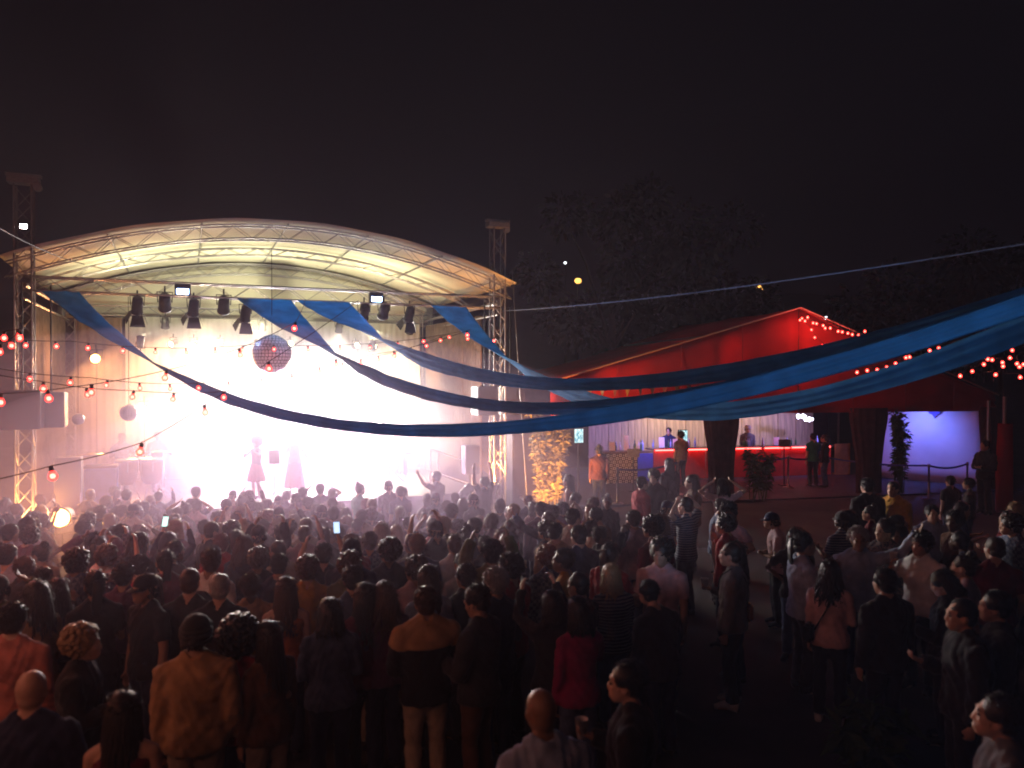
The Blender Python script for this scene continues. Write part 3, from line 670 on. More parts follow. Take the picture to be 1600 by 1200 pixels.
# ornament on the wall, hanging from its top
orn = thing('wall_ornament', wA.lerp(wB, 0.62) + wn * 0.08 + Vector((0, 0, 2.2)), 'dark violet ornament hanging at the top of violet wall', 'ornament')
prof = [(0, -0.42), (0.1, -0.28), (0.24, -0.22), (0.3, -0.08), (0.42, -0.05), (0.42, 0.12), (0.36, 0.35)]
pl = [(x, z) for x, z in prof] + [(-x, z) for x, z in reversed(prof[1:])]
c0 = wA.lerp(wB, 0.62) + wn * 0.08 + Vector((0, 0, 2.45))
vs = [c0 + wd_ * x * 0.7 + Vector((0, 0, z * 0.8)) for x, z in pl] + [c0 + wn * 0.02 + wd_ * x * 0.7 + Vector((0, 0, z * 0.8)) for x, z in pl]
k = len(pl); MB().add(vs, [tuple(range(k)), tuple(range(2 * k - 1, k - 1, -1))] + [(i, (i + 1) % k, (i + 1) % k + k, i + k) for i in range(k)]).obj('plate', mat('violet_ornament', (0.12, 0.1, 0.4), 0.7), orn)
rod('hanger', orn, c0 + Vector((0, 0, 0.25)), c0 + Vector((0, 0, 0.6)), 0.01, M_black, 6)
M_lens_v = emit('lit_lens_violet', (0.3, 0.3, 1.0), 18)
par(T(12.2, 0.9, 2.65), wA.lerp(wB, 0.55) + Vector((0, 0, 1.3)), 'violet lamp in the tent lighting the white wall', M_lens_v, 230, (0.15, 0.2, 1.0), 125, 0.9, 'lamps inside the bar tent', blend=1.0)
par(T(11.6, 3.2, 2.75), T(9.2, 6.5, 1.0), 'violet lamp in the tent lighting right half of the bar', M_lens_v, 600, (0.4, 0.32, 1.0), 120, 0.9, 'lamps inside the bar tent', blend=1.0)
par(T(4.2, 3.0, 2.9), T(4.6, 6.5, 1.0), 'blue lamp in the tent above the left end of bar', M_lens_v, 620, (0.3, 0.28, 1.0), 120, 0.9, 'lamps inside the bar tent', blend=1.0)
par(T(6.0, 4.6, 2.95), T(6.4, 6.6, 1.7), 'warm lamp in the tent lighting the board wall', M_lens_y, 300, (1.0, 0.78, 0.5), 120, 0.8, 'lamps inside the bar tent', blend=1.0)
par(T(8.9, 4.6, 2.95), T(9.0, 6.6, 1.9), 'warm lamp in the tent near the neon sign', M_lens_y, 200, (1.0, 0.75, 0.6), 120, 0.8, 'lamps inside the bar tent', blend=1.0)
# bar counters
M_redfront = mat('red_bar_front', (0.45, 0.03, 0.02), 0.45, 0, 0.15, 4, 0.05)
M_top = mat('bar_top_wood', (0.16, 0.09, 0.06), 0.3, 0, 0.25, 6, 0.05)
M_led = emit('red_led_strip', (1.0, 0.06, 0.05), 14)
bar = thing('bar_counter', T(8.0, 4.0, 0.04), 'long red bar counter with a glowing red strip along its edge', 'bar counter')
a0, a1 = 4.65, 11.4; n = 7
for i in range(n):
    wd = (a1 - a0) / n; link('front_panel', bevbox((wd - 0.02, 0.05, 0.98), 0.012), bar, Matrix.Translation(T(a0 + wd * (i + 0.5), 4.03, 0.54)) @ TROT.to_4x4(), M_redfront)
link('counter_top', bevbox((a1 - a0 + 0.1, 0.62, 0.06), 0.01), bar, Matrix.Translation(T((a0 + a1) / 2, 4.27, 1.07)) @ TROT.to_4x4(), M_top)
for i, (s0, s1) in enumerate(((4.7, 6.6), (7.3, 8.6), (8.75, 9.7), (9.8, 11.3))): rod('led_strip', bar, T(s0, 3.93, 1.045), T(s1, 3.93, 1.045), 0.022, M_led)
boxo('end_panel', bar, T(a1 + 0.0, 4.3, 0.54), (0.04, 0.5, 0.98), M_orangewood, TROT)
pn = thing('plywood_panel', T(11.75, 3.8, 0.04), 'orange lit plywood panel at the right end of red bar', 'panel')
link('sheet', bevbox((0.62, 0.03, 1.1), 0.006), pn, Matrix.Translation(T(11.8, 3.95, 0.6)) @ TROT.to_4x4(), M_orangewood)
boxo('foot', pn, T(11.8, 4.05, 0.07), (0.5, 0.25, 0.05), M_orangewood, TROT)
# left counter with black and white tiles
lc = thing('tiled_counter', T(3.4, 3.4, 0.04), 'small bar counter with black and white patterned tile front', 'bar counter')
M_tilew = mat('cream_tile', (0.6, 0.58, 0.5), 0.4, 0, 0.1, 20, 0.02); M_tileb = mat('black_tile', (0.02, 0.02, 0.02), 0.35, 0, 0.2, 20, 0.02)
boxo('carcass', lc, T(3.35, 3.75, 0.53), (1.1, 0.5, 0.96), M_black, TROT)
tile_me = bevbox((0.098, 0.012, 0.098), 0.004)
star_me = MB().add([(math.cos(k * math.pi / 4) * (0.042 if k % 2 == 0 else 0.016), -0.004, math.sin(k * math.pi / 4) * (0.042 if k % 2 == 0 else 0.016)) for k in range(8)] + [(math.cos(k * math.pi / 4) * (0.042 if k % 2 == 0 else 0.016), 0.004, math.sin(k * math.pi / 4) * (0.042 if k % 2 == 0 else 0.016)) for k in range(8)],
                   [tuple(range(8))] + [(k, k + 8, (k + 1) % 8 + 8, (k + 1) % 8) for k in range(8)]).mesh('tile_star')
for i in range(10):
    for j in range(9):
        B = Matrix.Translation(T(2.87 + 0.1067 * i, 3.49, 0.1 + 0.1067 * j)) @ TROT.to_4x4()
        dk = (i + j) % 2
        o = link('tile', tile_me, lc, B, M_tileb if dk else M_tilew)
        link('tile_star', star_me, o, B @ Matrix.Translation((0, -0.008, 0)), M_tilew if dk else M_tileb)
link('counter_top', bevbox((1.25, 0.65, 0.06), 0.01), lc, Matrix.Translation(T(3.35, 3.72, 1.05)) @ TROT.to_4x4(), M_top)
b2 = thing('blue_counter', T(4.35, 3.9, 0.04), 'blue lit counter front between tiled counter and red bar', 'bar counter')
M_bluefront = mat('blue_bar_front', (0.05, 0.07, 0.5), 0.4, 0, 0.15, 4, 0.05)
link('front_panel', bevbox((0.62, 0.05, 0.92), 0.012), b2, Matrix.Translation(T(4.3, 3.93, 0.5)) @ TROT.to_4x4(), M_bluefront)
link('counter_top', bevbox((0.62, 0.5, 0.05), 0.01), b2, Matrix.Translation(T(4.3, 4.16, 1.0)) @ TROT.to_4x4(), M_top)
# bottles, cups, menu cards
M_glassb = mat('clear_blue_bottle', (0.35, 0.4, 0.75), 0.15, 0, 0.2, 20, 0, 0.8); M_glassg = mat('green_bottle', (0.05, 0.15, 0.07), 0.15, 0, 0.2, 20, 0, 0.8); M_glassw = mat('white_bottle', (0.65, 0.65, 0.8), 0.25, 0, 0.1, 20, 0, 0.6)
bot_me = MB().lathe([(0.036, 0), (0.038, 0.01), (0.038, 0.17), (0.03, 0.2), (0.014, 0.23), (0.013, 0.29), (0.016, 0.295), (0.016, 0.31), (0.002, 0.312)], n=12).mesh('bottle', True)
cup_me = MB().lathe([(0.03, 0), (0.042, 0.12), (0.044, 0.12), (0.04, 0.118), (0.028, 0.006)], n=12).mesh('cup', True)
glist = [M_glassb, M_glassg, M_glassw]
for i in range(44):
    if i < 30: a, bq, zz = 3.0 + random.random() * 3.6, random.uniform(4.1, 4.5) if True else 0, 1.1
    else: a, bq, zz = random.uniform(7.2, 11.2), random.uniform(4.15, 4.5), 1.1
    if a < 4.0: bq -= 0.45; zz = 1.08
    elif a < 4.62: zz = 1.025
    s_ = random.uniform(0.75, 1.2)
    o = link('bottle', bot_me, None, Matrix.Translation(T(a, bq, zz)) @ Matrix.Scale(s_, 4), glist[i % 3])
    bn = ('clear blue', 'dark green', 'white')[i % 3]; seg = 'on the tiled counter' if a < 4.0 else 'on the blue lit counter' if a < 4.62 else 'on the left half of the red bar' if a < 7.0 else 'on the right half of the red bar'
    tag(o, f'{bn} glass bottle standing {seg}', 'bottle', f'{bn} bottles {seg}')
for i, (a, bq, z, w_, h_) in enumerate(((3.05, 3.6, 1.08, 0.2, 0.3), (3.55, 3.6, 1.08, 0.16, 0.5), (5.0, 4.1, 1.1, 0.2, 0.36), (5.5, 4.1, 1.1, 0.2, 0.3), (9.3, 4.1, 1.1, 0.22, 0.3))):
    t = thing('menu_card', T(a, bq, z), ('white menu card at left end of the tiled counter', 'tall white menu card at right of the tiled counter', 'white menu card at left end of red bar', 'small white menu card on red bar near the screen', 'white menu card on red bar right of the draped post')[i], 'menu card', 'menu cards on the bar')
    boxo('card', t, T(a, bq, z + h_ / 2 + 0.01), (w_, 0.012, h_), M_white, TROT @ Matrix.Rotation(-0.08, 3, 'X')); boxo('foot', t, T(a, bq, z + 0.012), (w_ * 0.8, 0.1, 0.02), M_top, TROT)
# screens
def screen(px, py, D, w_, h_, label):
    p = ray(px, py, D); t = thing('screen', p, label, 'screen', 'lit screens at the bar')
    m, N, L, b = nodes_mat('screen_picture')
    tcn = N.new('ShaderNodeTexCoord'); nz = N.new('ShaderNodeTexNoise'); nz.inputs['Scale'].default_value = 3.5; nz.inputs['Detail'].default_value = 2
    L.new(tcn.outputs['Object'], nz.inputs['Vector']); rp = N.new('ShaderNodeValToRGB')
    rp.color_ramp.elements[0].color = (0.05, 0.35, 0.45, 1); rp.color_ramp.elements[0].position = 0.35; rp.color_ramp.elements[1].color = (0.75, 1, 1, 1); rp.color_ramp.elements[1].position = 0.6
    L.new(nz.outputs['Fac'], rp.inputs['Fac']); L.new(rp.outputs['Color'], b.inputs['Emission Color']); b.inputs['Emission Strength'].default_value = 1.3; m.cycles.emission_sampling = 'NONE'; b.inputs['Base Color'].default_value = (0.02, 0.02, 0.02, 1)
    link('bezel', bevbox((w_ + 0.05, 0.06, h_ + 0.05), 0.01), t, Matrix.Translation(p) @ TROT.to_4x4(), M_black)
    boxo('display', t, p - TN * 0.034, (w_, 0.01, h_), m, TROT)
    rod('pole', t, p - Vector((0, 0, h_ / 2)), Vector((p.x, p.y, 0.05)), 0.025, M_black)
screen(904, 681, 22.5, 0.26, 0.4, 'portrait screen glowing pale green left of the bar'); screen(1067, 681, 25.6, 0.3, 0.36, 'portrait screen glowing pale blue over the red bar')
# neon sign: a looping white scribble
ns = ray(1256, 653, 28.3); t = thing('neon_sign', ns, 'white neon script sign on the board wall', 'neon sign')
M_neon = emit('white_neon', (0.9, 0.9, 1.0), 9)
def script_line(sx, ex, zoff, seed):
    pts = []
    for i in range(90):
        f = i / 89; x = sx + (ex - sx) * f
        pts.append(T(0, 0, 0) * 0 + ns + TE * (x + 0.045 * math.cos(f * 40 + seed)) - TN * 0.06 + Vector((0, 0, zoff + 0.07 * math.sin(f * 40 + seed) * (0.7 + 0.5 * math.sin(f * 11 + seed)))))
    MB().tube(pts, 0.011, 6).obj('neon_tube', M_neon, t, True)
script_line(-0.3, 0.05, 0.06, 0.4); script_line(0.02, 0.34, -0.05, 2.0)
rod('backing_bar', t, ns - TE * 0.32, ns + TE * 0.34, 0.012, M_black, 6); rod('cord', t, ns + Vector((0, 0, 0.0)), ns + Vector((0, 0, 0.7)), 0.006, M_black, 5)
# bunting pennants under the tent edge
bt = thing('bunting', T(0.4, -0.3, 2.75), 'string of pale pennants hanging along the left tent front', 'bunting')
pen_cols = [mat('pennant_white', (0.7, 0.68, 0.62), 0.8, trans=0.3), mat('pennant_pink', (0.6, 0.25, 0.22), 0.8, trans=0.3), mat('pennant_yellow', (0.6, 0.45, 0.12), 0.8, trans=0.3)]
pA, pB = ray(872, 604, 19.6), ray(1180, 592, 20.4); pts = [pA.lerp(pB, i / 20) - Vector((0, 0, 0.12 * 4 * (i / 20) * (1 - i / 20))) for i in range(21)]
MB().tube(pts, 0.006, 5).obj('cord', M_wire, bt)
for i in range(16):
    p = pA.lerp(pB, (i + 0.5) / 16) - Vector((0, 0, 0.12 * 4 * ((i + 0.5) / 16) * (1 - (i + 0.5) / 16)))
    tw = random.uniform(-0.6, 0.6); d_ = Vector((math.cos(tw), math.sin(tw), 0))
    vs = [p - d_ * 0.07, p + d_ * 0.07, p + Vector((0.03 * tw, 0.05 * tw, -0.24))]; vs += [v + Vector((0, 0.003, 0)) for v in vs]
    MB().add(vs, [(0, 1, 2), (5, 4, 3), (0, 3, 4, 1), (1, 4, 5, 2), (2, 5, 3, 0)]).obj('pennant', pen_cols[i % 7 % 3], bt)
# red bulbs on and round the tent
def cluster(pxs, D, label, scale=1.0, glow=5.0):
    pts = [ray(x, y - 4, D) for x, y in pxs]
    festoon(pts, [0.02] * (len(pts) - 1), [(i, 0.0) for i in range(len(pts) - 1)], label, scale, glow)
cluster([(1252, 497), (1262, 495), (1258, 501), (1270, 504), (1275, 505), (1286, 508), (1289, 512), (1297, 512), (1310, 517), (1316, 518), (1325, 520), (1331, 522), (1341, 523), (1351, 517), (1372, 512)], 21.9, 'string of red bulbs along right slope of tent gable', 1.0, 12)
cluster([(1250, 500), (1267, 515), (1273, 527), (1285, 539), (1300, 560)], 21.8, 'short string of red bulbs dropping from the tent apex', 0.9)
cluster([(1340, 580), (1355, 577), (1370, 576), (1385, 572), (1399, 566), (1416, 557), (1420, 556), (1452, 546), (1466, 542), (1494, 536), (1520, 528), (1580, 512)], 17.0, 'string of red bulbs glowing between two blue drapes', 0.95)
cluster([(1452, 556), (1519, 578), (1537, 567), (1544, 559), (1550, 560), (1566, 564), (1567, 570), (1577, 557), (1581, 545), (1590, 566), (1594, 571), (1600, 567), (1622, 560)], 15.0, 'cluster of red bulbs at the right edge', 0.9)
cluster([(1500, 585), (1556, 583), (1594, 587), (1640, 580)], 14.6, 'string of red bulbs at the right edge, under the cluster', 0.9)
# red bulbs along the inside of the tent gable light the cloth
for k, (f_, lb) in enumerate(((0.12, 'string of red bulbs behind the gable cloth, close under its slope'), (0.55, 'string of red bulbs behind the gable cloth, half way down'))):
    pts = [T(a, 0.45, topz(a) - 0.1 - (topz(a) - ZV) * f_) for a in (0.6, 2.0, 3.4, 4.8, 6.0, 7.0, 7.52, 8.4, 9.6)]
    festoon(pts, [0.04] * 8, [(q_, 0.0) for q_ in range(8)] + [(q_, 0.5) for q_ in range(8)], lb, 1.0, 16)

# stanchions with belts
M_belt = mat('blue_belt', (0.05, 0.06, 0.25), 0.8); M_chrome = mat('grey_post', (0.3, 0.3, 0.33), 0.35, 0.8)
def stanchion(p, label):
    t = thing('stanchion', p, label, 'stanchion', 'belt barrier posts by the bar')
    MB().lathe([(0.17, 0), (0.17, 0.015), (0.05, 0.035), (0.028, 0.05), (0.028, 0.9), (0.04, 0.91), (0.04, 0.99), (0.02, 1.0)], p, 14).obj('post', M_chrome, t, True)
    return p + Vector((0, 0, 0.95))
sts = [(1175, 762), (1232, 764), (1277, 760), (1452, 782), (1512, 778), (1060, 775), (965, 790)]
slab = ['belt barrier post in front of the red bar, right of the draped post', 'belt barrier post before the red bar, below the green shirted person', 'belt barrier post at the right end of the red bar', 'belt barrier post before violet wall, left of two', 'belt barrier post before violet wall, right of two', 'belt barrier post left of the first draped post', 'belt barrier post before the tiled counter']
tops = []
for (px, py), lb in zip(sts, slab):
    D = CAMZ * FPX / (py - HOR); p = ray(px, py, D); p.z = 0.042; tops.append(stanchion(p, lb))
for i, j, lb in ((0, 1, 'belt strung between barrier posts at the bar, left length'), (1, 2, 'belt strung between barrier posts at the bar, right length'), (3, 4, 'belt strung before the violet wall'), (2, 3, 'long belt strung from the bar to violet wall'), (5, 6, 'belt strung before the tiled counter')):
    p, q = tops[i], tops[j]; rows = [[], []]
    for k in range(13):
        f = k / 12; c_ = p.lerp(q, f) - Vector((0, 0, 0.1 * 4 * f * (1 - f)))
        rows[0].append(c_ + Vector((0, 0, 0.028))); rows[1].append(c_ - Vector((0, 0, 0.028)))
    o = MB().grid(rows).obj('barrier_belt', M_belt); so = o.modifiers.new('s', 'SOLIDIFY'); so.thickness = 0.004
    tag(o, lb, 'belt', 'barrier belts')
# sign boards on poles at bar
for px, py, D, lb in ((990, 708, 23.3, 'blank grey sign board on a pole before the red bar'), (1226, 693, 24.6, 'blank dark sign board on a pole at the bar')):
    p = ray(px, py, D); t = thing('sign_board', Vector((p.x, p.y, 0.042)), lb, 'sign board')
    link('board', bevbox((0.38, 0.03, 0.26), 0.008), t, Matrix.Translation(p), M_chrome); rod('pole', t, (p.x, p.y + 0.03, 0.05), (p.x, p.y + 0.03, p.z), 0.02, M_black); boxo('foot', t, (p.x, p.y + 0.03, 0.055), (0.3, 0.3, 0.02), M_black)
# red post at the right
p = ray(1570, 800, 20.0); t = thing('red_post', Vector((p.x, p.y, 0)), 'thick red lit post at the right end of tent', 'post')
MB().tube([(p.x, p.y, 0), (p.x, p.y, 1.0), (p.x + 0.02, p.y, 2.3)], [0.2, 0.2, 0.17], 14).obj('padding', M_redtent, t, True); rod('pole', t, (p.x, p.y, 2.2), (p.x, p.y, 3.0), 0.05, M_alu)
rod('side_pole', t, (p.x - 0.42, p.y, 0), (p.x - 0.42, p.y, 2.9), 0.04, M_alu)

# ================================================================== plants and trees
def leaf_mesh(n, fn, size, seed, narrow=0.3):
    """many small leaf faces: fn(i) -> position, direction"""
    rnd = random.Random(seed); mb = MB()
    for i in range(n):
        p, d = fn(rnd); p, d = Vector(p), Vector(d).normalized(); L_ = size * rnd.uniform(0.6, 1.3)
        s_ = d.cross(Vector((rnd.uniform(-1, 1), rnd.uniform(-1, 1), rnd.uniform(-1, 1)))).normalized() * L_ * narrow
        droop = Vector((0, 0, -0.18 * L_))
        mb.add([p, p + d * L_ * 0.45 + s_ * 0.5, p + d * L_ + droop, p + d * L_ * 0.45 - s_ * 0.5], [(0, 1, 2, 3)])
    return mb
def bamboo(base, h, rx, n, label, m, seed, ncane=16, size=0.2):
    t = thing('leafy_plant', base, label, 'plant', 'plants around the place')
    rnd = random.Random(seed); canes = []
    for k in range(ncane):
        b0 = base + Vector((rnd.uniform(-rx, rx) * 0.5, rnd.uniform(-rx, rx) * 0.5, 0.0)); top = b0 + Vector((rnd.uniform(-rx, rx), rnd.uniform(-rx, rx), h * rnd.uniform(0.7, 1.0)))
        mid = b0.lerp(top, 0.6) + Vector((0, 0, 0.1 * h)); canes.append((b0, mid, top))
        MB().tube([b0, b0.lerp(mid, 0.5), mid, top], [0.014, 0.012, 0.008, 0.003], 5).obj('stem', m, t, True)
    def fn(r):
        b0, mid, top = r.choice(canes); f = r.uniform(0.2, 1.0)
        p = b0.lerp(mid, f / 0.6) if f < 0.6 else mid.lerp(top, (f - 0.6) / 0.4)
        return p, (r.uniform(-1, 1), r.uniform(-1, 1), r.uniform(-0.5, 0.6))
    o = leaf_mesh(n, fn, size, seed).obj('foliage', m, t); o['kind'] = 'stuff'
pb = gz(ray(855, 775, 20.6)); bamboo(pb, 2.9, 0.5, 1900, 'bamboo lit orange from below, right of the right tower', M_bamboo, 1, 20)
par(gz(ray(836, 775, 19.0)) + Vector((0, 0, 0.3)), pb + Vector((0.1, 0, 1.9)), 'orange floor lamp lighting the bamboo', M_lens_o, 1900, (1.0, 0.36, 0.05), 100, 0.9, 'orange floor lamps', hang=False, blend=0.8)
bamboo(T(10.75, -0.25, 0.03), 2.6, 0.32, 1100, 'dark leafy plant climbing beside violet wall', M_leaf, 2, 10, 0.2)
bamboo(T(5.9, -0.6, 0.03), 1.5, 0.4, 700, 'bushy plant at the foot of the first draped post', M_leaf, 3, 9, 0.2)
pb = ray(1372, 1160, 1.0); D = 6.6; pb = ray(1372, 1200, D); bamboo(Vector((pb.x, pb.y, 0)), 0.62, 0.34, 420, 'low leafy plant at the bottom right', M_leaf, 4, 12, 0.22)
def tree(base, h, rx, label, seed, n=5200):
    t = thing('tree', base, label, 'tree', 'dark trees behind the tent'); rnd = random.Random(seed)
    MB().tube([base, base + Vector((0.2, 0, h * 0.25)), base + Vector((0.1, 0.2, h * 0.5)), base + Vector((0, 0, h * 0.8))], [0.32, 0.26, 0.18, 0.05], 9).obj('trunk', M_bark, t, True)
    cl = []
    for k in range(26):
        an = rnd.uniform(0, 6.28); rr = rx * math.sqrt(rnd.random()); z = h * rnd.uniform(0.38, 0.95); rr *= math.sin(min(1, (z / h - 0.25) / 0.75) * 2.7) * 0.9 + 0.15
        c_ = base + Vector((math.cos(an) * rr, math.sin(an) * rr, z)); cl.append((c_, rnd.uniform(0.8, 1.7)))
        if k < 9: MB().tube([base + Vector((0.1, 0.1, h * 0.35)), c_.lerp(base + Vector((0, 0, h * 0.5)), 0.5), c_], [0.1, 0.06, 0.02], 6).obj('branch', M_bark, t, True)
    def fn(r):
        c_, q = r.choice(cl); d = Vector((r.gauss(0, 1), r.gauss(0, 1), r.gauss(0, 0.8))).normalized()
        return c_ + d * q * r.uniform(0.5, 1.0), d + Vector((0, 0, -0.3))
    leaf_mesh(n, fn, 0.42, seed, 0.6).obj('crown', M_dkleaf, t)['kind'] = 'stuff'
tree(Vector((5.5, 43, 0)), 14.0, 4.6, 'tall dark tree behind the tent, left of the apex', 11); tree(Vector((11.5, 47, 0)), 13.5, 4.2, 'tall dark tree behind the tent, nearest the apex', 12)
tree(Vector((24, 45, 0)), 11.0, 4.5, 'dark tree behind the tent at the right', 13); tree(Vector((31.5, 50, 0)), 12.0, 4.5, 'dark tree at the far right behind the tent', 14)
# far street lamps on the hillside
M_sodium = emit('sodium_lamp', (1.0, 0.5, 0.1), 3.2); M_cool = emit('cool_street_lamp', (0.9, 0.95, 1.0), 4)
for px, py, D, r_, m, lb in ((903, 439, 95, 0.42, M_sodium, 'yellow street lamp glowing on far hillside, left one'), (1187, 450, 95, 0.42, M_sodium, 'yellow street lamp glowing on far hillside, above the tent'), (883, 411, 110, 0.2, M_cool, 'small white street lamp on far hillside'),
                             (1291, 497, 90, 0.25, M_cool, 'small white street lamp just right of tent apex'), (1361, 488, 100, 0.13, M_cool, 'faint white street lamp right of the tent apex'), (1539, 440, 110, 0.13, M_cool, 'faint white street lamp at far right')):
    p = ray(px, py, D); t = thing('street_lamp', Vector((p.x, p.y, gh(p.x, p.y))), lb, 'street lamp', 'far street lamps')
    rod('pole', t, (p.x, p.y + 0.3, gh(p.x, p.y)), (p.x, p.y + 0.3, p.z + 0.3), 0.09, M_black); rod('arm', t, (p.x, p.y + 0.3, p.z + 0.3), (p.x, p.y - 0.1, p.z + r_ * 0.7), 0.05, M_black, 6)
    MB().ball(p, (r_, r_, r_ * 0.8), 12, 8).obj('lantern', m, t, True)

# ================================================================== people
TS = bpy.data.scenes.new('bake_scene')       # empty scene, so that baking does not re-evaluate everything
def bake(mb, voxel, smooth=2, wrinkle=0.0, seed=0.0, deci=None):
    """closed shapes joined into one continuous surface"""
    me = mb.mesh('tmp'); o = bpy.data.objects.new('tmp', me); TS.collection.objects.link(o)
    md = o.modifiers.new('r', 'REMESH'); md.mode = 'VOXEL'; md.voxel_size = voxel
    if smooth: ms = o.modifiers.new('s', 'SMOOTH'); ms.factor = 0.5; ms.iterations = smooth
    if deci: dm = o.modifiers.new('d', 'DECIMATE'); dm.ratio = deci
    TS.view_layers[0].update(); dg = TS.view_layers[0].depsgraph
    m2 = bpy.data.meshes.new_from_object(o.evaluated_get(dg)); bpy.data.objects.remove(o)
    if wrinkle:
        k = len(m2.vertices); co = np.empty(k * 3); no = np.empty(k * 3)
        m2.vertices.foreach_get('co', co); m2.vertex_normals.foreach_get('vector', no); co = co.reshape(-1, 3); no = no.reshape(-1, 3)
        x, y, z = co.T
        a = np.sin(z * 38 + 9 * np.sin(x * 13 + seed) + 7 * np.sin(y * 11 + seed * 2)) * 0.6 + np.sin(z * 71 + x * 40 + 5 * np.sin(y * 23 + seed)) * 0.4 + 0.5 * np.sin(x * 55 + 6 * np.sin(z * 9 + seed))
        co += no * (a * wrinkle)[:, None]; m2.vertices.foreach_set('co', co.ravel())
    m2.polygons.foreach_set('use_smooth', [True] * len(m2.polygons)); m2.materials.clear(); m2.materials.append(None); m2.update()
    return m2

DOWN = ((0.10, 0.02, -1), (0.05, 0.18, -1))
POSES = {  # right arm (upper, fore), left arm mirrored in x when given as 'same'
    'down': (DOWN, DOWN), 'relaxed': (((0.16, -0.08, -1), (0.0, 0.55, -0.85)), ((0.12, 0.05, -1), (0.02, 0.2, -1))),
    'drink': (((0.15, 0.15, -1), (-0.25, 0.95, 0.35)), DOWN), 'phone': (((0.18, 0.25, -1), (-0.3, 0.9, 0.25)), ((0.2, 0.2, -1), (-0.35, 0.85, 0.25))),
    'crossed': (((0.2, 0.2, -1), (-0.95, 0.55, 0.1)), ((0.2, 0.2, -1), (-0.95, 0.6, 0.02))),
    'phone_up': (((0.25, 0.8, 0.35), (-0.3, 0.35, 0.95)), ((0.2, 0.75, 0.25), (-0.35, 0.35, 0.95))),
    'arms_up': (((0.45, 0.2, 0.9), (-0.05, 0.15, 1)), ((0.4, 0.25, 0.9), (-0.1, 0.1, 1))),
    'one_up': (DOWN, ((0.85, 0.25, 0.42), (0.55, 0.1, 0.85))), 'head_hold': (((0.85, 0.1, 0.45), (-0.8, 0.1, 0.55)), ((0.85, 0.1, 0.45), (-0.8, 0.1, 0.55))),
    'drinking': (((0.35, 0.5, -0.75), (-0.4, 0.35, 0.95)), DOWN), 'hips': (((0.75, -0.25, -0.75), (-0.8, 0.4, -0.5)), DOWN),
    'violin': (((0.5, 0.6, -0.6), (-0.75, 0.6, 0.3)), ((0.55, 0.75, -0.25), (0.1, 0.85, 0.4))), 'sing': (((0.3, 0.35, -0.9), (-0.45, 0.5, 0.85)), ((0.35, 0.1, -1), (0.2, 0.6, -0.3))),
    'drumming': (((0.4, 0.3, -0.9), (-0.05, 0.95, 0.15)), ((0.4, 0.35, -0.9), (-0.05, 0.95, -0.1))),
}
def skeleton(fem, pose, lean=0.0, stride=0.0, sit=False):
    sh = 0.175 if fem else 0.2; hw = 0.085
    J = {}
    J['pel'] = Vector((0, 0, 0.95)); J['waist'] = Vector((0, 0.005, 1.08)); J['chest'] = Vector((0, 0.0 + lean * 0.3, 1.28)); J['uch'] = Vector((0, -0.012 + lean * 0.5, 1.41)); J['nb'] = Vector((0, -0.02 + lean * 0.6, 1.475)); J['nt'] = Vector((0, 0.002 + lean, 1.55)); J['head'] = Vector((0, 0.022 + lean * 1.15, 1.628))
    for s_, nm in ((1, 'r'), (-1, 'l')):
        st = stride * s_
        if sit:
            J['hip' + nm] = Vector((hw * s_, 0, 0.93)); J['knee' + nm] = Vector((0.13 * s_, 0.42, 0.95)); J['ank' + nm] = Vector((0.13 * s_, 0.42, 0.53)); J['toe' + nm] = Vector((0.14 * s_, 0.56, 0.47))
        else:
            J['hip' + nm] = Vector((hw * s_, 0, 0.92)); J['knee' + nm] = Vector((0.1 * s_, 0.03 + st * 0.5, 0.5)); J['ank' + nm] = Vector((0.105 * s_, -0.02 + st, 0.09)); J['toe' + nm] = Vector((0.135 * s_, 0.14 + st, 0.04))
        J['sh' + nm] = Vector((sh * s_, -0.018 + lean * 0.5, 1.385 + max(0, POSES[pose][0 if s_ == 1 else 1][0][2]) * 0.05))
        ua, fa = POSES[pose][0 if s_ == 1 else 1]
        ua = Vector((ua[0] * s_, ua[1], ua[2])).normalized(); fa = Vector((fa[0] * s_, fa[1], fa[2])).normalized()
        J['el' + nm] = J['sh' + nm] + ua * 0.285; J['wr' + nm] = J['el' + nm] + fa * 0.255; J['hd' + nm] = fa
    return J
def torso_rings(J, fem, grow=0.0, z0=0.9, z1=1.48, dress=0.0):
    """elliptical sections from hips to shoulders"""
    prof = [(0.84, 0.165, 0.11), (0.9, 0.175, 0.12), (0.97, 0.165, 0.115), (1.08, 0.138, 0.1), (1.2, 0.15, 0.11), (1.3, 0.168, 0.12), (1.38, 0.168, 0.105), (1.43, 0.135, 0.085), (1.465, 0.085, 0.066), (1.5, 0.062, 0.058)] if fem else \
           [(0.84, 0.16, 0.11), (0.9, 0.17, 0.12), (0.97, 0.165, 0.12), (1.08, 0.158, 0.115), (1.2, 0.172, 0.122), (1.3, 0.192, 0.128), (1.38, 0.192, 0.115), (1.43, 0.15, 0.092), (1.465, 0.098, 0.075), (1.5, 0.068, 0.064)]
    out = []
    for z, rx, ry in prof:
        if z < z0 - 0.001 or z > z1 + 0.001: continue
        f = sstep(0.95, 1.5, z); cy_ = (J['nb'].y) * f
        gx = grow * (1.0 if z < 1.4 else 0.75) + (0.022 * sstep(1.05, 0.9, z) if grow > 0.01 else 0)
        out.append([Vector(((rx + gx) * math.cos(2 * math.pi * k / 20), cy_ + (ry + gx) * math.sin(2 * math.pi * k / 20), z)) for k in range(20)])
    return out
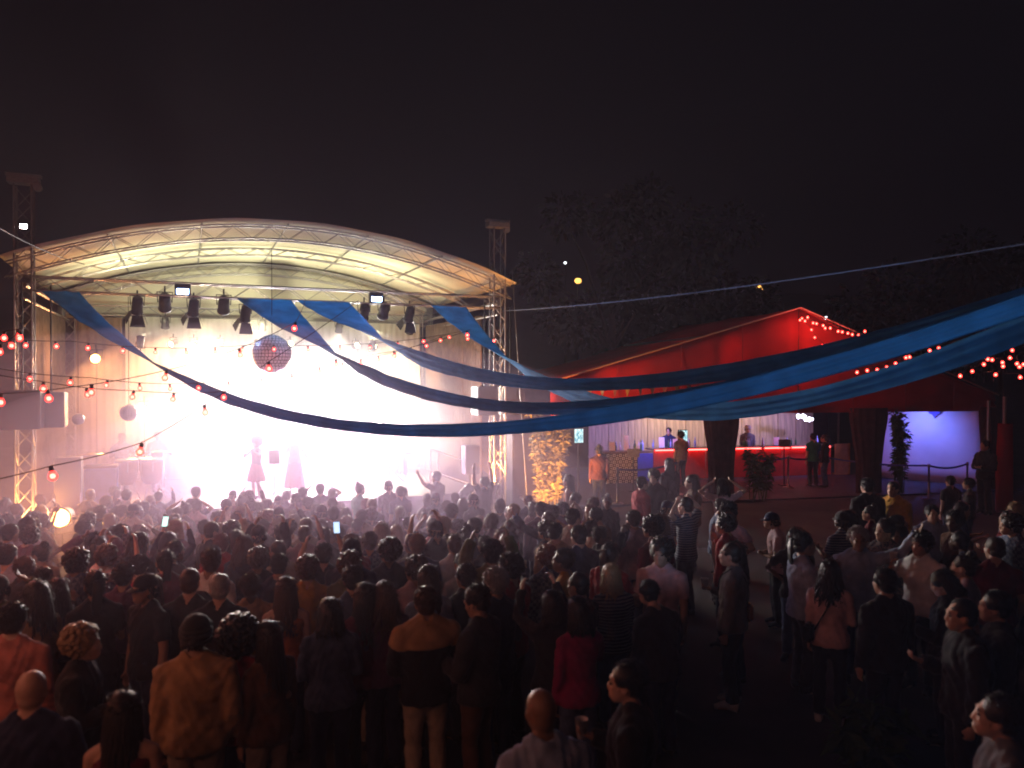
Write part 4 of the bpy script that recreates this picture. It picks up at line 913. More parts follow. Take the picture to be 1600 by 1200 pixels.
def arm(mb, J, nm, grow=0.0, upto=1.0, fem=False):
    s, e, w_ = J['sh' + nm], J['el' + nm], J['wr' + nm]; q = 0.86 if fem else 1.0
    inn = s + (J['uch'] - s) * 0.35
    mb.tube([J['nb'] + Vector((s.x * 0.12, 0, 0.035)), J['nb'].lerp(s, 0.5) + Vector((0, 0, 0.004)), s + Vector((0, 0, 0.0))], [0.045 + grow * 0.5, 0.05 + grow * 0.6, 0.05 + grow * 0.6], 10)
    if upto >= 1: pts = [inn, s, s.lerp(e, 0.5), e, e.lerp(w_, 0.4), w_]; rr = [0.056, 0.056, 0.05, 0.041, 0.04, 0.028]
    else: pts = [inn, s, s.lerp(e, 0.5), s.lerp(e, upto + 0.35)]; rr = [0.056, 0.058, 0.054, 0.052]
    mb.tube(pts, [x * q + grow for x in rr], 12)
    mb.ball(s, 0.056 * q + grow * 0.8, 12, 8)
    if upto >= 1: mb.ball(e, 0.041 * q + grow, 10, 8)
def hand(mb, J, nm, curl=0.55, fem=False):
    w_ = J['wr' + nm]; d = J['hd' + nm]; s_ = 1 if nm == 'r' else -1
    side = d.cross(Vector((0, 0, 1))) if abs(d.z) < 0.8 else Vector((0, 1, 0))     # across the knuckles
    side = (side - d * side.dot(d)).normalized(); nrm = side.cross(d).normalized()
    if nrm.x * s_ > 0 and abs(d.z) >= 0.8: nrm = -nrm
    pc = w_ + d * 0.05
    mb.tube([w_ - d * 0.01, w_ + d * 0.03, w_ + d * 0.085], [(0.024, 0.02), (0.036, 0.018), (0.04, 0.014)], 10, up=nrm)
    q = 0.9 if fem else 1.0
    for k, ln in enumerate((0.07, 0.08, 0.075, 0.058)):
        o = w_ + d * 0.08 + side * (0.031 - 0.021 * k); c1 = (d * math.cos(curl * 0.6) + nrm * math.sin(curl * 0.6)); c2 = (d * math.cos(curl * 1.7) + nrm * math.sin(curl * 1.7))
        mb.tube([o - d * 0.015, o, o + c1 * ln * 0.5, o + c1 * ln * 0.5 + c2 * ln * 0.5], [0.0095 * q, 0.0095 * q, 0.009 * q, 0.007 * q], 7)
    o = w_ + d * 0.03 + side * 0.03
    mb.tube([w_ + d * 0.015 + side * 0.012, o, o + (d * 0.6 + side * 0.75).normalized() * 0.035, o + (d * 0.6 + side * 0.75).normalized() * 0.035 + (d * 0.8 + nrm * 0.6).normalized() * 0.028], [0.013, 0.012, 0.0105, 0.008], 7)
def legs(mb, J, grow=0.0, nm=('r', 'l'), z0=0.0, fem=False, flare=0.0):
    for n_ in nm:
        h, k, a = J['hip' + n_], J['knee' + n_], J['ank' + n_]; q = 0.96 if fem else 1.0
        mb.tube([h + Vector((0, 0, 0.06)), h.lerp(k, 0.25), h.lerp(k, 0.7), k, k.lerp(a, 0.35), a], [0.095 * q + grow, 0.09 * q + grow, 0.066 * q + grow, 0.056 + grow, 0.057 + grow * 1.2, 0.037 + grow * 1.5 + flare], 12)
        mb.ball(k, 0.056 + grow, 10, 8)
def headshape(mb, J, yaw=0.0, pitch=0.0):
    H = Matrix.Translation(J['head']) @ Matrix.Rotation(yaw, 4, 'Z') @ Matrix.Rotation(pitch, 4, 'X') @ Matrix.Scale(1.07, 4)
    def E(c, r): mb.ball(H @ Vector(c), r, 16, 12, (H.to_3x3()))
    E((0, -0.012, 0.028), (0.076, 0.096, 0.09)); E((0, 0.03, -0.03), (0.062, 0.068, 0.085)); E((0, 0.052, -0.082), (0.04, 0.042, 0.036)); E((0, -0.03, -0.02), (0.066, 0.07, 0.07))
    mb.tube([H @ Vector((0, 0.088, 0.02)), H @ Vector((0, 0.098, -0.006)), H @ Vector((0, 0.108, -0.03)), H @ Vector((0, 0.088, -0.042))], [0.009, 0.011, 0.0135, 0.012], 8)
    E((0, 0.082, 0.026), (0.052, 0.018, 0.012)); E((0, 0.092, -0.068), (0.026, 0.012, 0.007)); E((0, 0.09, -0.08), (0.022, 0.012, 0.007))
    for s_ in (-1, 1): E((0.074 * s_, -0.004, -0.012), (0.01, 0.02, 0.033)); E((0.034 * s_, 0.076, -0.022), (0.022, 0.014, 0.018))
    mb.tube([J['nb'] - Vector((0, 0, 0.06)), J['nb'], J['nt'] + (J['head'] - J['nt']) * 0.4], [0.07, 0.056, 0.052], 12)
    return H
ARCH = {}
def archetype(fem, pose, yaw=0.0, pitch=0.0, lean=0.0, stride=0.0, sit=False):
    key = (fem, pose, round(yaw, 2), round(pitch, 2), round(lean, 2), round(stride, 2), sit)
    if key in ARCH: return ARCH[key]
    J = skeleton(fem, pose, lean, stride, sit); mb = MB()
    mb.loft(torso_rings(J, fem)); legs(mb, J, 0, fem=fem)
    for n_ in 'rl':
        arm(mb, J, n_, 0, 1.0, fem); hand(mb, J, n_, 0.9 if pose in ('drink', 'phone', 'drinking', 'violin', 'sing', 'drumming', 'phone_up') else 0.5, fem)
        a, t_ = J['ank' + n_], J['toe' + n_]; mb.tube([a + Vector((0, -0.05, -0.04)), a + Vector((0, 0.02, -0.03)), t_], [(0.036, 0.04), (0.04, 0.042), (0.04, 0.024)], 10)
    H = headshape(mb, J, yaw, pitch)
    A = {'J': J, 'H': H, 'fem': fem, 'body': bake(mb, 0.0125, 2), 'top': {}, 'low': {}, 'shoe': None}
    A['body'].name = 'person_body'
    mb = MB()
    for n_ in 'rl':
        a, t_ = J['ank' + n_], J['toe' + n_]
        mb.tube([a + Vector((0, -0.06, -0.045)), a + Vector((0, 0.0, -0.03)), (a + t_) / 2 + Vector((0, 0, 0.01)), t_ + Vector((0, 0.02, -0.005))], [(0.04, 0.045), (0.047, 0.055), (0.048, 0.042), (0.042, 0.028)], 10)
    A['shoe'] = bake(mb, 0.014, 1); ARCH[key] = A; return A
def get_top(A, kind):
    """kind: tee, long, jacket, tank, dress"""
    if kind in A['top']: return A['top'][kind]
    J, fem = A['J'], A['fem']; mb = MB()
    gr = {'tee': 0.014, 'long': 0.014, 'jacket': 0.03, 'tank': 0.009, 'shirt': 0.02}[kind]
    mb.loft(torso_rings(J, fem, gr, 0.84 if kind != 'tank' else 0.9, 1.465 if kind != 'tank' else 1.38))
    if kind == 'tank':
        for s_ in (-1, 1): mb.tube([(0.09 * s_, 0.1, 1.36), (0.1 * s_, 0.05, 1.44), (0.1 * s_, -0.05, 1.45), (0.085 * s_, -0.115, 1.36)], 0.014, 6)
    else:
        for n_ in 'rl': arm(mb, J, n_, gr, 0.35 if kind == 'tee' else 1.0, fem)
    if kind in ('jacket', 'shirt'):      # collar
        nb = J['nb']; mb.tube([nb + Vector((0.075 * math.cos(t_), 0.07 * math.sin(t_) + 0.0, 0.012 + 0.012 * math.sin(t_ - 1.57))) for t_ in [2 * math.pi * k / 14 for k in range(15)]], 0.018, 6)
    me = bake(mb, 0.018, 2, 0.0065 if kind in ('jacket', 'shirt') else 0.005, len(ARCH) * 1.7); A['top'][kind] = me; return me
def get_low(A, kind):
    if kind in A['low']: return A['low'][kind]
    J, fem = A['J'], A['fem']; mb = MB()
    if kind == 'trousers':
        legs(mb, J, 0.013, fem=fem, flare=0.012); mb.loft(torso_rings(J, fem, 0.008, 0.84, 1.0))
        mb.ball((0, 0, 0.86), (0.15, 0.11, 0.09), 12, 8)
    elif kind == 'shorts':
        K = dict(J)
        for n_ in 'rl': mb.tube([J['hip' + n_] + Vector((0, 0, 0.06)), J['hip' + n_].lerp(J['knee' + n_], 0.5), J['hip' + n_].lerp(J['knee' + n_], 0.9)], [0.11, 0.105, 0.095], 12)
        mb.loft(torso_rings(J, fem, 0.008, 0.84, 1.0)); mb.ball((0, 0, 0.86), (0.15, 0.11, 0.09), 12, 8)
    else:
        zb = 0.52 if kind == 'skirt' else 0.16; rings = []
        for f in np.linspace(0, 1, 9):
            z = 1.04 + (zb - 1.04) * f; rx = 0.15 + (0.13 if kind == 'skirt' else 0.15) * f ** 0.8; ry = 0.115 + 0.13 * f ** 0.8
            rings.append([Vector((rx * math.cos(2 * math.pi * k / 28) * (1 + 0.05 * f * math.sin(k * 1.35 * 2)), ry * math.sin(2 * math.pi * k / 28) * (1 + 0.05 * f * math.sin(k * 2.7)), z)) for k in range(28)])
        mb.loft(rings)
    me = bake(mb, 0.021, 2, 0.005, len(ARCH)); A['low'][kind] = me; return me
# hair, in head coordinates (y = face forward)
HAIR = {}
def get_hair(style):
    if style in HAIR: return HAIR[style]
    rnd = random.Random(hash(style) % 97 if False else sum(map(ord, style))); mb = MB()
    def cap(r=(0.084, 0.1, 0.094), c=(0, -0.022, 0.036)): mb.ball(c, r, 22, 14); mb.ball((0, -0.05, -0.02), (0.072, 0.06, 0.062), 16, 10); lump()
    def lump():
        for i, v in enumerate(mb.v):
            v = Vector(v); k = 0.009 * noise.noise(v * 24 + Vector((len(style), 0, 0))) + 0.004 * noise.noise(v * 70); mb.v[i] = tuple(v + (v - Vector((0, -0.02, 0.0))).normalized() * (k + 0.003))
    def tufts(n, ln, rad, zmin=-0.3, jit=0.5):
        for _ in range(n):
            d = Vector((rnd.gauss(0, 1), rnd.gauss(-0.35, 1), rnd.gauss(0.35, 0.9))).normalized()
            if d.y > 0.55 and d.z < 0.5: continue
            if d.z < zmin: continue
            p = Vector((0, -0.022, 0.036)) + Vector((d.x * 0.08, d.y * 0.096, d.z * 0.09)); e = (d + Vector((rnd.uniform(-jit, jit), rnd.uniform(-jit, jit), rnd.uniform(-jit, jit)))).normalized()
            mb.tube([p, p + e * ln * 0.5, p + e * ln + Vector((0, 0, -0.3 * ln))], [rad, rad * 0.85, rad * 0.25], 5)
    def locks(n, length, spread, wav, rad=0.014, tie=None):
        for k in range(n):
            an = math.pi * (1.0 + 1.16 * ((k + rnd.random()) / n - 0.5)) * 1.0 + math.pi / 2       # sides and back
            x0, y0 = 0.082 * math.cos(an), -0.015 + 0.092 * math.sin(an); ph = rnd.uniform(0, 6.28); L_ = length * rnd.uniform(0.82, 1.08)
            pts = [Vector((x0 * 0.45, y0 * 0.45 - 0.01, 0.115)), Vector((x0 * 0.95, y0 * 0.95, 0.07))]; rr = [rad * 0.6, rad]
            for i in range(1, 8):
                f = i / 7; z = 0.06 - L_ * f; wv = wav * math.sin(f * 9 + ph) * f
                pts.append(Vector((x0 * (1 + spread * f) + wv, y0 * (1 + 0.25 * f) - 0.012 + wv * 0.6 - 0.02 * f, z))); rr.append(rad * (1.15 - 0.75 * f))
            mb.tube(pts, rr, 6)
    def fly(n, ln, low=-0.05):
        for _ in range(n):
            d = Vector((rnd.gauss(0, 1), rnd.gauss(-0.35, 1), rnd.gauss(0.35, 0.9))).normalized()
            if d.y > 0.5 and d.z < 0.5: continue
            p = Vector((0, -0.022, 0.036)) + Vector((d.x * 0.086, d.y * 0.102, d.z * 0.096)); e = (d * 0.6 + Vector((rnd.uniform(-1, 1), rnd.uniform(-1, 1), rnd.uniform(-0.9, 0.5)))).normalized()
            mb.tube([p, p + e * ln * 0.5 + d * 0.004, p + e * ln + Vector((0, 0, -0.4 * ln))], [0.003, 0.0024, 0.0008], 3)
    if style in ('long', 'wavy', 'bob', 'bun', 'ponytail', 'curly', 'short', 'messy'): fly(150, 0.045 if style != 'short' else 0.026)
    if style == 'short': cap(); tufts(420, 0.02, 0.0048)
    elif style == 'crop': cap((0.0795, 0.0965, 0.0915)); tufts(120, 0.006, 0.003)
    elif style == 'messy': cap(); tufts(420, 0.042, 0.0062, jit=0.9)
    elif style == 'curly':
        cap((0.095, 0.11, 0.105))
        for _ in range(230):
            d = Vector((rnd.gauss(0, 1), rnd.gauss(-0.3, 1), rnd.gauss(0.25, 0.9))).normalized()
            if d.y > 0.5 and d.z < 0.45: continue
            mb.ball(Vector((0, -0.03, 0.035)) + Vector((d.x * 0.1, d.y * 0.115, d.z * 0.108)) * rnd.uniform(0.95, 1.1), rnd.uniform(0.014, 0.024), 6, 5)
    elif style == 'afro':
        cap((0.13, 0.14, 0.135), (0, -0.04, 0.05))
        for _ in range(380):
            d = Vector((rnd.gauss(0, 1), rnd.gauss(-0.3, 1), rnd.gauss(0.25, 0.9))).normalized()
            if d.y > 0.45 and d.z < 0.35: continue
            mb.ball(Vector((0, -0.045, 0.045)) + Vector((d.x * 0.135, d.y * 0.145, d.z * 0.14)) * rnd.uniform(0.92, 1.1), rnd.uniform(0.016, 0.03), 6, 5)
    elif style == 'long': cap(); locks(70, 0.42, 0.45, 0.012, 0.0105)
    elif style == 'wavy': cap((0.088, 0.105, 0.097)); locks(70, 0.36, 0.7, 0.03, 0.012)
    elif style == 'bob': cap((0.09, 0.105, 0.097)); locks(70, 0.22, 0.35, 0.012, 0.012)
    elif style == 'ponytail':
        cap((0.081, 0.098, 0.093)); tufts(60, 0.012, 0.007)
        for k in range(16):
            ox, ph = rnd.uniform(-1, 1), rnd.uniform(0, 6)
            mb.tube([Vector((0.008 * ox, -0.1, 0.06)), Vector((0.02 * ox, -0.15, 0.06)), Vector((0.03 * ox, -0.165, -0.02)), Vector((0.034 * ox + 0.01 * math.sin(ph), -0.15, -0.14)), Vector((0.02 * ox + 0.012 * math.sin(ph), -0.13, -0.27))], [0.012, 0.014, 0.014, 0.011, 0.003], 5)
    elif style == 'bun':
        cap((0.082, 0.099, 0.094)); tufts(70, 0.014, 0.007)
        for _ in range(40):
            d = Vector((rnd.gauss(0, 1), rnd.gauss(0, 1), rnd.gauss(0, 1))).normalized(); mb.ball(Vector((0, -0.075, 0.135)) + d * 0.036, 0.016, 6, 5)
    elif style == 'grey_fringe':
        for k in range(60):
            an = math.pi * 1.5 + rnd.uniform(-1.9, 1.9); p = Vector((0.078 * math.cos(an), -0.012 + 0.096 * math.sin(an), rnd.uniform(-0.05, 0.03)))
            d = Vector((math.cos(an), math.sin(an), -0.8)).normalized(); mb.tube([p, p + d * 0.012, p + d * 0.024 + Vector((0, 0, -0.01))], [0.01, 0.01, 0.004], 5)
    elif style == 'cap':
        rings = []
        for z, q in ((0.02, 1.0), (0.05, 1.0), (0.085, 0.9), (0.115, 0.62), (0.128, 0.2)): rings.append([Vector((0.086 * q * math.cos(2 * math.pi * k / 22), -0.012 + 0.104 * q * math.sin(2 * math.pi * k / 22), z)) for k in range(22)])
        mb.loft(rings)
        pk = []
        for r_ in (0.98, 1.75): pk.append([Vector((0.085 * (1 if r_ < 1 else 0.95) * math.cos(a), -0.012 + 0.104 * r_ * math.sin(a) * (1 if r_ < 1 else 0.95), 0.026 - 0.02 * (r_ - 1))) for a in np.linspace(0.35, math.pi - 0.35, 12)])
        mb.grid(pk); mb.grid([[v + Vector((0, 0, -0.006)) for v in r_] for r_ in reversed(pk)])
        mb.ball((0, -0.012, 0.132), 0.009, 6, 5)
    elif style == 'wrap':
        cap((0.09, 0.106, 0.1), (0, -0.02, 0.04))
        for z, q in ((-0.01, 0.96), (0.022, 1.03), (0.055, 1.0)):
            mb.tube([Vector((0.088 * q * math.cos(a), -0.018 + 0.104 * q * math.sin(a), z + 0.015 * math.sin(a) + 0.006 * math.sin(3 * a))) for a in [2 * math.pi * k / 24 for k in range(25)]], 0.016, 6)
        mb.ball((0.0, -0.13, -0.01), (0.03, 0.025, 0.025), 8, 6)
    elif style == 'hat':
        mb.lathe([(0.175, 0.045), (0.178, 0.05), (0.1, 0.062), (0.095, 0.12), (0.08, 0.145), (0.01, 0.15)], (0, -0.012, 0), 24)
    me = mb.mesh('hair', True); me.materials.append(None); HAIR[style] = me; return me
eye_me = MB().ball((0, 0, 0), (0.0125, 0.008, 0.0065), 8, 6).mesh('eye', True); eye_me.materials.append(None)
brow_me = MB().tube([(-0.018, 0, 0), (0, 0.002, 0.004), (0.018, -0.004, 0)], 0.004, 5).mesh('eyebrow', True); brow_me.materials.append(None)

def cloth(nm, col, rough=0.85): return mat(nm + '_cloth', col, rough, 0, 0.22, 9, 0.25, 0.25, 45, sheen=0.15)
TOPC = {'black': cloth('black', (0.014, 0.013, 0.015)), 'charcoal': cloth('charcoal', (0.035, 0.035, 0.04)), 'navy': cloth('navy', (0.02, 0.028, 0.07)), 'grey': cloth('grey', (0.16, 0.16, 0.17)), 'white': cloth('white', (0.78, 0.77, 0.77)), 'denim': cloth('denim', (0.07, 0.1, 0.19)),
        'red': cloth('red', (0.34, 0.025, 0.03)), 'burgundy': cloth('burgundy', (0.14, 0.015, 0.03)), 'magenta': cloth('magenta', (0.3, 0.02, 0.1)), 'tan': cloth('tan', (0.42, 0.25, 0.12)), 'mustard': cloth('mustard', (0.48, 0.25, 0.03)), 'olive': cloth('olive', (0.1, 0.1, 0.035)), 'green': cloth('green', (0.02, 0.2, 0.13)),
        'pink': cloth('pink', (0.6, 0.4, 0.42)), 'salmon': cloth('salmon', (0.55, 0.2, 0.15)), 'lightblue': cloth('lightblue', (0.32, 0.4, 0.55)), 'brown': cloth('brown', (0.12, 0.06, 0.035)), 'plum': cloth('plum', (0.1, 0.04, 0.09)), 'beige': cloth('beige', (0.42, 0.34, 0.25)), 'cream': cloth('cream', (0.55, 0.5, 0.4)), 'orange': cloth('orange', (0.5, 0.15, 0.03))}
def pattern(nm, c1, c2, scale, kind):
    m, N, L, b = nodes_mat(nm); tc = N.new('ShaderNodeTexCoord'); b.inputs['Roughness'].default_value = 0.9
    if kind == 'stripe':
        t = N.new('ShaderNodeTexWave'); t.bands_direction = 'Z'; t.inputs['Scale'].default_value = scale; t.inputs['Distortion'].default_value = 1.2; t.inputs['Detail'].default_value = 1
    elif kind == 'check':
        t = N.new('ShaderNodeTexChecker'); t.inputs['Scale'].default_value = scale
    else:
        t = N.new('ShaderNodeTexVoronoi'); t.inputs['Scale'].default_value = scale
    L.new(tc.outputs['Object'], t.inputs['Vector']); r = N.new('ShaderNodeValToRGB'); r.color_ramp.elements[0].color = (*c1, 1); r.color_ramp.elements[1].color = (*c2, 1)
    r.color_ramp.elements[0].position = 0.35; r.color_ramp.elements[1].position = 0.55
    L.new(t.outputs['Distance' if kind == 'flower' else 'Fac'], r.inputs['Fac']); L.new(r.outputs['Color'], b.inputs['Base Color'])
    return m
TOPC.update({'striped': pattern('striped_cloth', (0.2, 0.2, 0.22), (0.03, 0.04, 0.08), 9, 'stripe'), 'checked': pattern('checked_cloth', (0.25, 0.03, 0.03), (0.02, 0.02, 0.03), 26, 'check'), 'flowered': pattern('flowered_cloth', (0.2, 0.13, 0.11), (0.04, 0.05, 0.07), 45, 'flower'), 'chequered': pattern('blue_checked_cloth', (0.16, 0.18, 0.24), (0.05, 0.07, 0.14), 24, 'check')})
SKIN = [mat(f'skin_{i}', c, 0.5, 0, 0.08, 25, 0.05, 0.4) for i, c in enumerate(((0.52, 0.32, 0.23), (0.42, 0.25, 0.17), (0.25, 0.14, 0.09), (0.1, 0.055, 0.035)))]
HCOL = {k: mat(k + '_hair', c, 0.45, 0, 0.3, 60, 0.3, 0.5, 120) for k, c in {'black': (0.008, 0.007, 0.007), 'dark': (0.022, 0.014, 0.01), 'brown': (0.07, 0.035, 0.018), 'blond': (0.3, 0.19, 0.09), 'grey': (0.3, 0.29, 0.28), 'red': (0.18, 0.045, 0.015)}.items()}
M_eye = mat('dark_eye', (0.02, 0.015, 0.012), 0.15, 0, 0.1, 9, 0); M_shoe = [mat('dark_shoe', (0.02, 0.018, 0.017), 0.5), mat('white_shoe', (0.5, 0.5, 0.5), 0.6)]
placed = []
def person(P, h=1.72, rz=0.0, fem=False, pose='down', hair='short', hcol='dark', top='black', kind='tee', low='trousers', lcol='navy', skin=0, label=None, group=None, yaw=0.0, pitch=0.0, lean=0.0, stride=0.0, sit=False, eyes=False, shoe=0):
    A = archetype(fem, pose, yaw, pitch, lean, stride, sit); s_ = h / 1.765; P = Vector(P)
    B = Matrix.Translation(P - Vector((0, 0, 0.45 * s_ if sit else 0))) @ Matrix.Rotation(rz, 4, 'Z') @ Matrix.Scale(s_, 4)
    o = link('person', A['body'], None, B, SKIN[skin])
    link('top', get_top(A, kind), o, B, TOPC[top])
    if low: link(low, get_low(A, low), o, B, TOPC[lcol])
    link('shoes', A['shoe'], o, B, M_shoe[shoe])
    if hair: link({'cap': 'cap', 'wrap': 'head_wrap', 'hat': 'hat'}.get(hair, 'hair'), get_hair(hair), o, B @ A['H'], HCOL[hcol] if hair not in ('cap', 'wrap', 'hat') else TOPC[hcol])
    if hair in ('cap', 'hat', 'wrap'): link('hair', get_hair('grey_fringe'), o, B @ A['H'], HCOL['dark'])
    if eyes:
        for q in (-1, 1):
            link('eye', eye_me, o, B @ A['H'] @ Matrix.Translation((0.032 * q, 0.0865, 0.002)), M_eye)
            link('eyebrow', brow_me, o, B @ A['H'] @ Matrix.Translation((0.033 * q, 0.0945, 0.026)), HCOL['dark'])
    tag(o, label, 'person', group); placed.append((P.x, P.y)); o['_a'] = 0; del o['_a']
    return o, A, B
def stagedir(p): return math.atan2(-(S(6, 2, 0).x - p.x), S(6, 2, 0).y - p.y)
G1 = 'people in the foreground'; G2 = 'people in the crowd'; G3 = 'people by the bar tent'
def pp(px, py, label, rz=None, h=1.74, group=G1, **k):
    p = stand(px, py, h)
    return person(p, h, stagedir(p) if rz is None else rz, label=label, group=group, **k)
LEFT, RIGHT_, FACE = math.pi / 2, -math.pi / 2, math.pi
# ---- foreground, left to right
pp(18, 945, 'person in salmon shirt seen from behind at the left edge', h=1.76, top='salmon', kind='shirt', hair='short', pose='relaxed', lcol='black')
pp(45, 1048, 'bald man in dark suit with white collar at lower left', h=1.76, top='navy', kind='jacket', hair=None, pose='crossed', skin=0)
pp(125, 980, 'person with curly fair hair in dark jacket, face turned right', h=1.7, rz=-1.3, top='black', kind='jacket', hair='curly', hcol='blond', pose='drink')
pp(190, 1084, 'woman with long dark hair and bare shoulders at bottom left', h=1.66, fem=True, top='burgundy', kind='tank', hair='long', pose='down', skin=0)
pp(305, 964, 'man in tan jacket with a head wrap', h=1.8, top='tan', kind='jacket', hair='wrap', hcol='charcoal', pose='relaxed', low='trousers', lcol='beige', skin=1)
pp(372, 975, 'woman with a big dark hairdo in red top', h=1.66, fem=True, top='red', kind='tee', hair='afro', hcol='black', pose='hips', lcol='denim', skin=1)
pp(418, 972, 'woman in pale trousers right of the red top', h=1.68, fem=True, top='brown', kind='long', hair='long', hcol='dark', lcol='beige', rz=0.9)
pp(446, 902, 'woman with very long brown hair in rust top', h=1.68, fem=True, top='orange', kind='tank', hair='long', hcol='brown')
pp(515, 936, 'broad person with dark bob in denim jacket', h=1.68, fem=True, top='denim', kind='jacket', hair='bob', hcol='black', pose='crossed')
pp(570, 912, 'woman with long glossy dark hair in burgundy top', h=1.7, fem=True, top='burgundy', kind='tee', hair='long', hcol='dark', lcol='black')
pp(600, 910, 'fair haired person close beside the burgundy top', h=1.7, fem=True, top='plum', hair='wavy', hcol='brown', rz=0.6)
o, A, B = pp(665, 918, 'man in dark jacket with pale shoulders and beige trousers', h=1.78, top='black', kind='jacket', hair='short', hcol='brown', lcol='beige', pose='crossed')
def yoke(o, A, B, m):
    """pale yoke over the shoulders of a two-tone jacket"""
    mb = MB(); J = A['J']; mb.loft(torso_rings(J, A['fem'], 0.044, 1.3, 1.465))
    for n_ in 'rl': mb.tube([J['sh' + n_] + (J['uch'] - J['sh' + n_]) * 0.35, J['sh' + n_], J['sh' + n_].lerp(J['el' + n_], 0.3)], [0.1, 0.1, 0.1], 12); mb.ball(J['sh' + n_], 0.098, 12, 8); mb.tube([J['nb'] + Vector((0, 0, 0.02)), J['nb'].lerp(J['sh' + n_], 0.5) + Vector((0, 0, 0.01)), J['sh' + n_]], 0.086, 10)
    link('jacket_yoke', bake(mb, 0.016, 2, 0.001), o, B, m)
yoke(o, A, B, TOPC['tan'])
ph1 = pp(748, 916, 'man in grey checked jacket looking down at a phone', h=1.78, rz=1.1, top='charcoal', kind='jacket', hair='short', pose='phone', pitch=-0.35, lcol='brown')
pp(847, 1078, 'man with shaved head in light blue shirt at the bottom edge', h=1.78, top='lightblue', kind='shirt', hair=None, skin=2, pose='relaxed', lcol='black')
ph2 = pp(985, 1036, 'man in black jacket turned left, holding a white cup', h=1.76, rz=1.35, top='black', kind='jacket', hair='short', hcol='black', pose='drink', eyes=True)
pp(905, 934, 'woman in magenta top and jeans with dark hair', h=1.68, fem=True, top='magenta', kind='long', hair='bob', hcol='black', pose='drinking', lcol='denim')
pp(864, 924, 'dark haired person with pale collar left of magenta top', h=1.66, fem=True, top='charcoal', kind='shirt', hair='bob', hcol='black', pose='phone_up')
bag1 = pp(1145, 848, 'man in pale grey shirt with an orange shoulder bag', h=1.76, rz=1.15, top='grey', kind='shirt', hair='crop', hcol='dark', pose='drink', lcol='black', shoe=1)
bag2 = pp(1298, 875, 'woman with long dark hair in pale pink top', h=1.66, rz=-0.5, fem=True, top='pink', kind='long', hair='wavy', hcol='black', pose='drink', lcol='black', shoe=1)
ph4 = pp(1440, 832, 'man in white shirt raising a drink, facing left', h=1.78, rz=2.2, top='white', kind='tee', hair='curly', hcol='black', pose='drinking', eyes=True, lcol='black')
pp(1385, 890, 'person in black jacket before the white shirt, seen from behind', h=1.74, rz=0.25, top='black', kind='jacket', hair='short', hcol='black', lcol='black')
ph3 = pp(1478, 893, 'person in black bent over a glowing phone', h=1.66, rz=1.0, fem=True, top='black', kind='jacket', hair='bob', hcol='black', pose='phone', pitch=-0.4, lcol='black')
pp(1508, 936, 'man in black turned left at the right edge', h=1.76, rz=1.4, top='black', kind='jacket', hair='crop', hcol='black', pose='drink', eyes=True, lcol='black')
pp(1510, 868, 'person in pale pink top behind the phone user', h=1.7, rz=0.9, fem=True, top='pink', kind='tee', hair='bun', hcol='dark', skin=0)
pp(1566, 1088, 'person lifting the chin at lower right corner, lit coldly', h=1.74, rz=1.2, top='grey', kind='shirt', hair='short', hcol='dark', pitch=0.15, eyes=True, skin=0)
pp(1560, 925, 'dark figure at the right edge behind the man in black', h=1.75, rz=1.2, top='black', kind='jacket', hair='short', hcol='black')
pp(1035, 915, 'dark jacketed person left of the orange bag, stooping', h=1.6, rz=0.5, top='charcoal', kind='jacket', hair='short', hcol='black', lean=0.18)
# ---- middle right
pp(990, 798, 'man in pink shirt with a strap across the back', h=1.74, rz=0.45, top='pink', kind='shirt', hair='short', hcol='dark', pose='relaxed', group=G2)
pp(1032, 803, 'woman in navy top with face turned left beside the pink shirt', h=1.66, rz=1.4, fem=True, top='navy', kind='long', hair='bob', hcol='brown', group=G2)
pp(882, 858, 'bearded man in mustard top turned left', h=1.72, rz=1.2, top='mustard', kind='long', hair='short', hcol='dark', skin=2, group=G2)
pp(906, 895, 'person with a shiny crop below the mustard top', h=1.68, rz=0.9, top='black', kind='tee', hair='crop', hcol='black', group=G2)
pp(905, 822, 'man in navy shirt right of the mustard top', h=1.76, rz=0.5, top='navy', kind='shirt', hair='short', hcol='dark', group=G2)
pp(845, 785, 'man in rose grey shirt in front of the bamboo', h=1.78, rz=0.3, top='plum', kind='shirt', hair='short', hcol='dark', group=G2)
pp(865, 790, 'person in mustard yellow top below the bamboo', h=1.72, rz=0.2, top='mustard', kind='tee', hair='short', hcol='dark', group=G2)
pp(710, 836, 'woman with ponytail in pale shirt in the middle of the crowd', h=1.7, fem=True, top='white', kind='shirt', hair='ponytail', hcol='brown', group=G2)
pp(228, 897, 'man in black cap with face turned to the camera', h=1.74, rz=2.6, top='black', kind='tee', hair='cap', hcol='black', eyes=True, skin=1, group=G2)
pp(480, 872, 'curly haired person in dark top with mustard collar', h=1.7, top='mustard', kind='tee', hair='curly', hcol='brown', group=G2)
pp(295, 890, 'person with short fair crop in charcoal top', h=1.74, top='charcoal', kind='tee', hair='crop', hcol='brown', group=G2)
pp(342, 897, 'person with close cropped grey hair in black top', h=1.74, top='black', kind='tee', hair='crop', hcol='grey', group=G2)
pp(10, 852, 'person in light blue top at the left edge of crowd', h=1.7, top='lightblue', kind='tee', hair='short', group=G2)
pp(143, 793, 'man in pale pink shirt turned right near the left tower', h=1.74, rz=-1.0, top='pink', kind='tee', hair='short', group=G2)
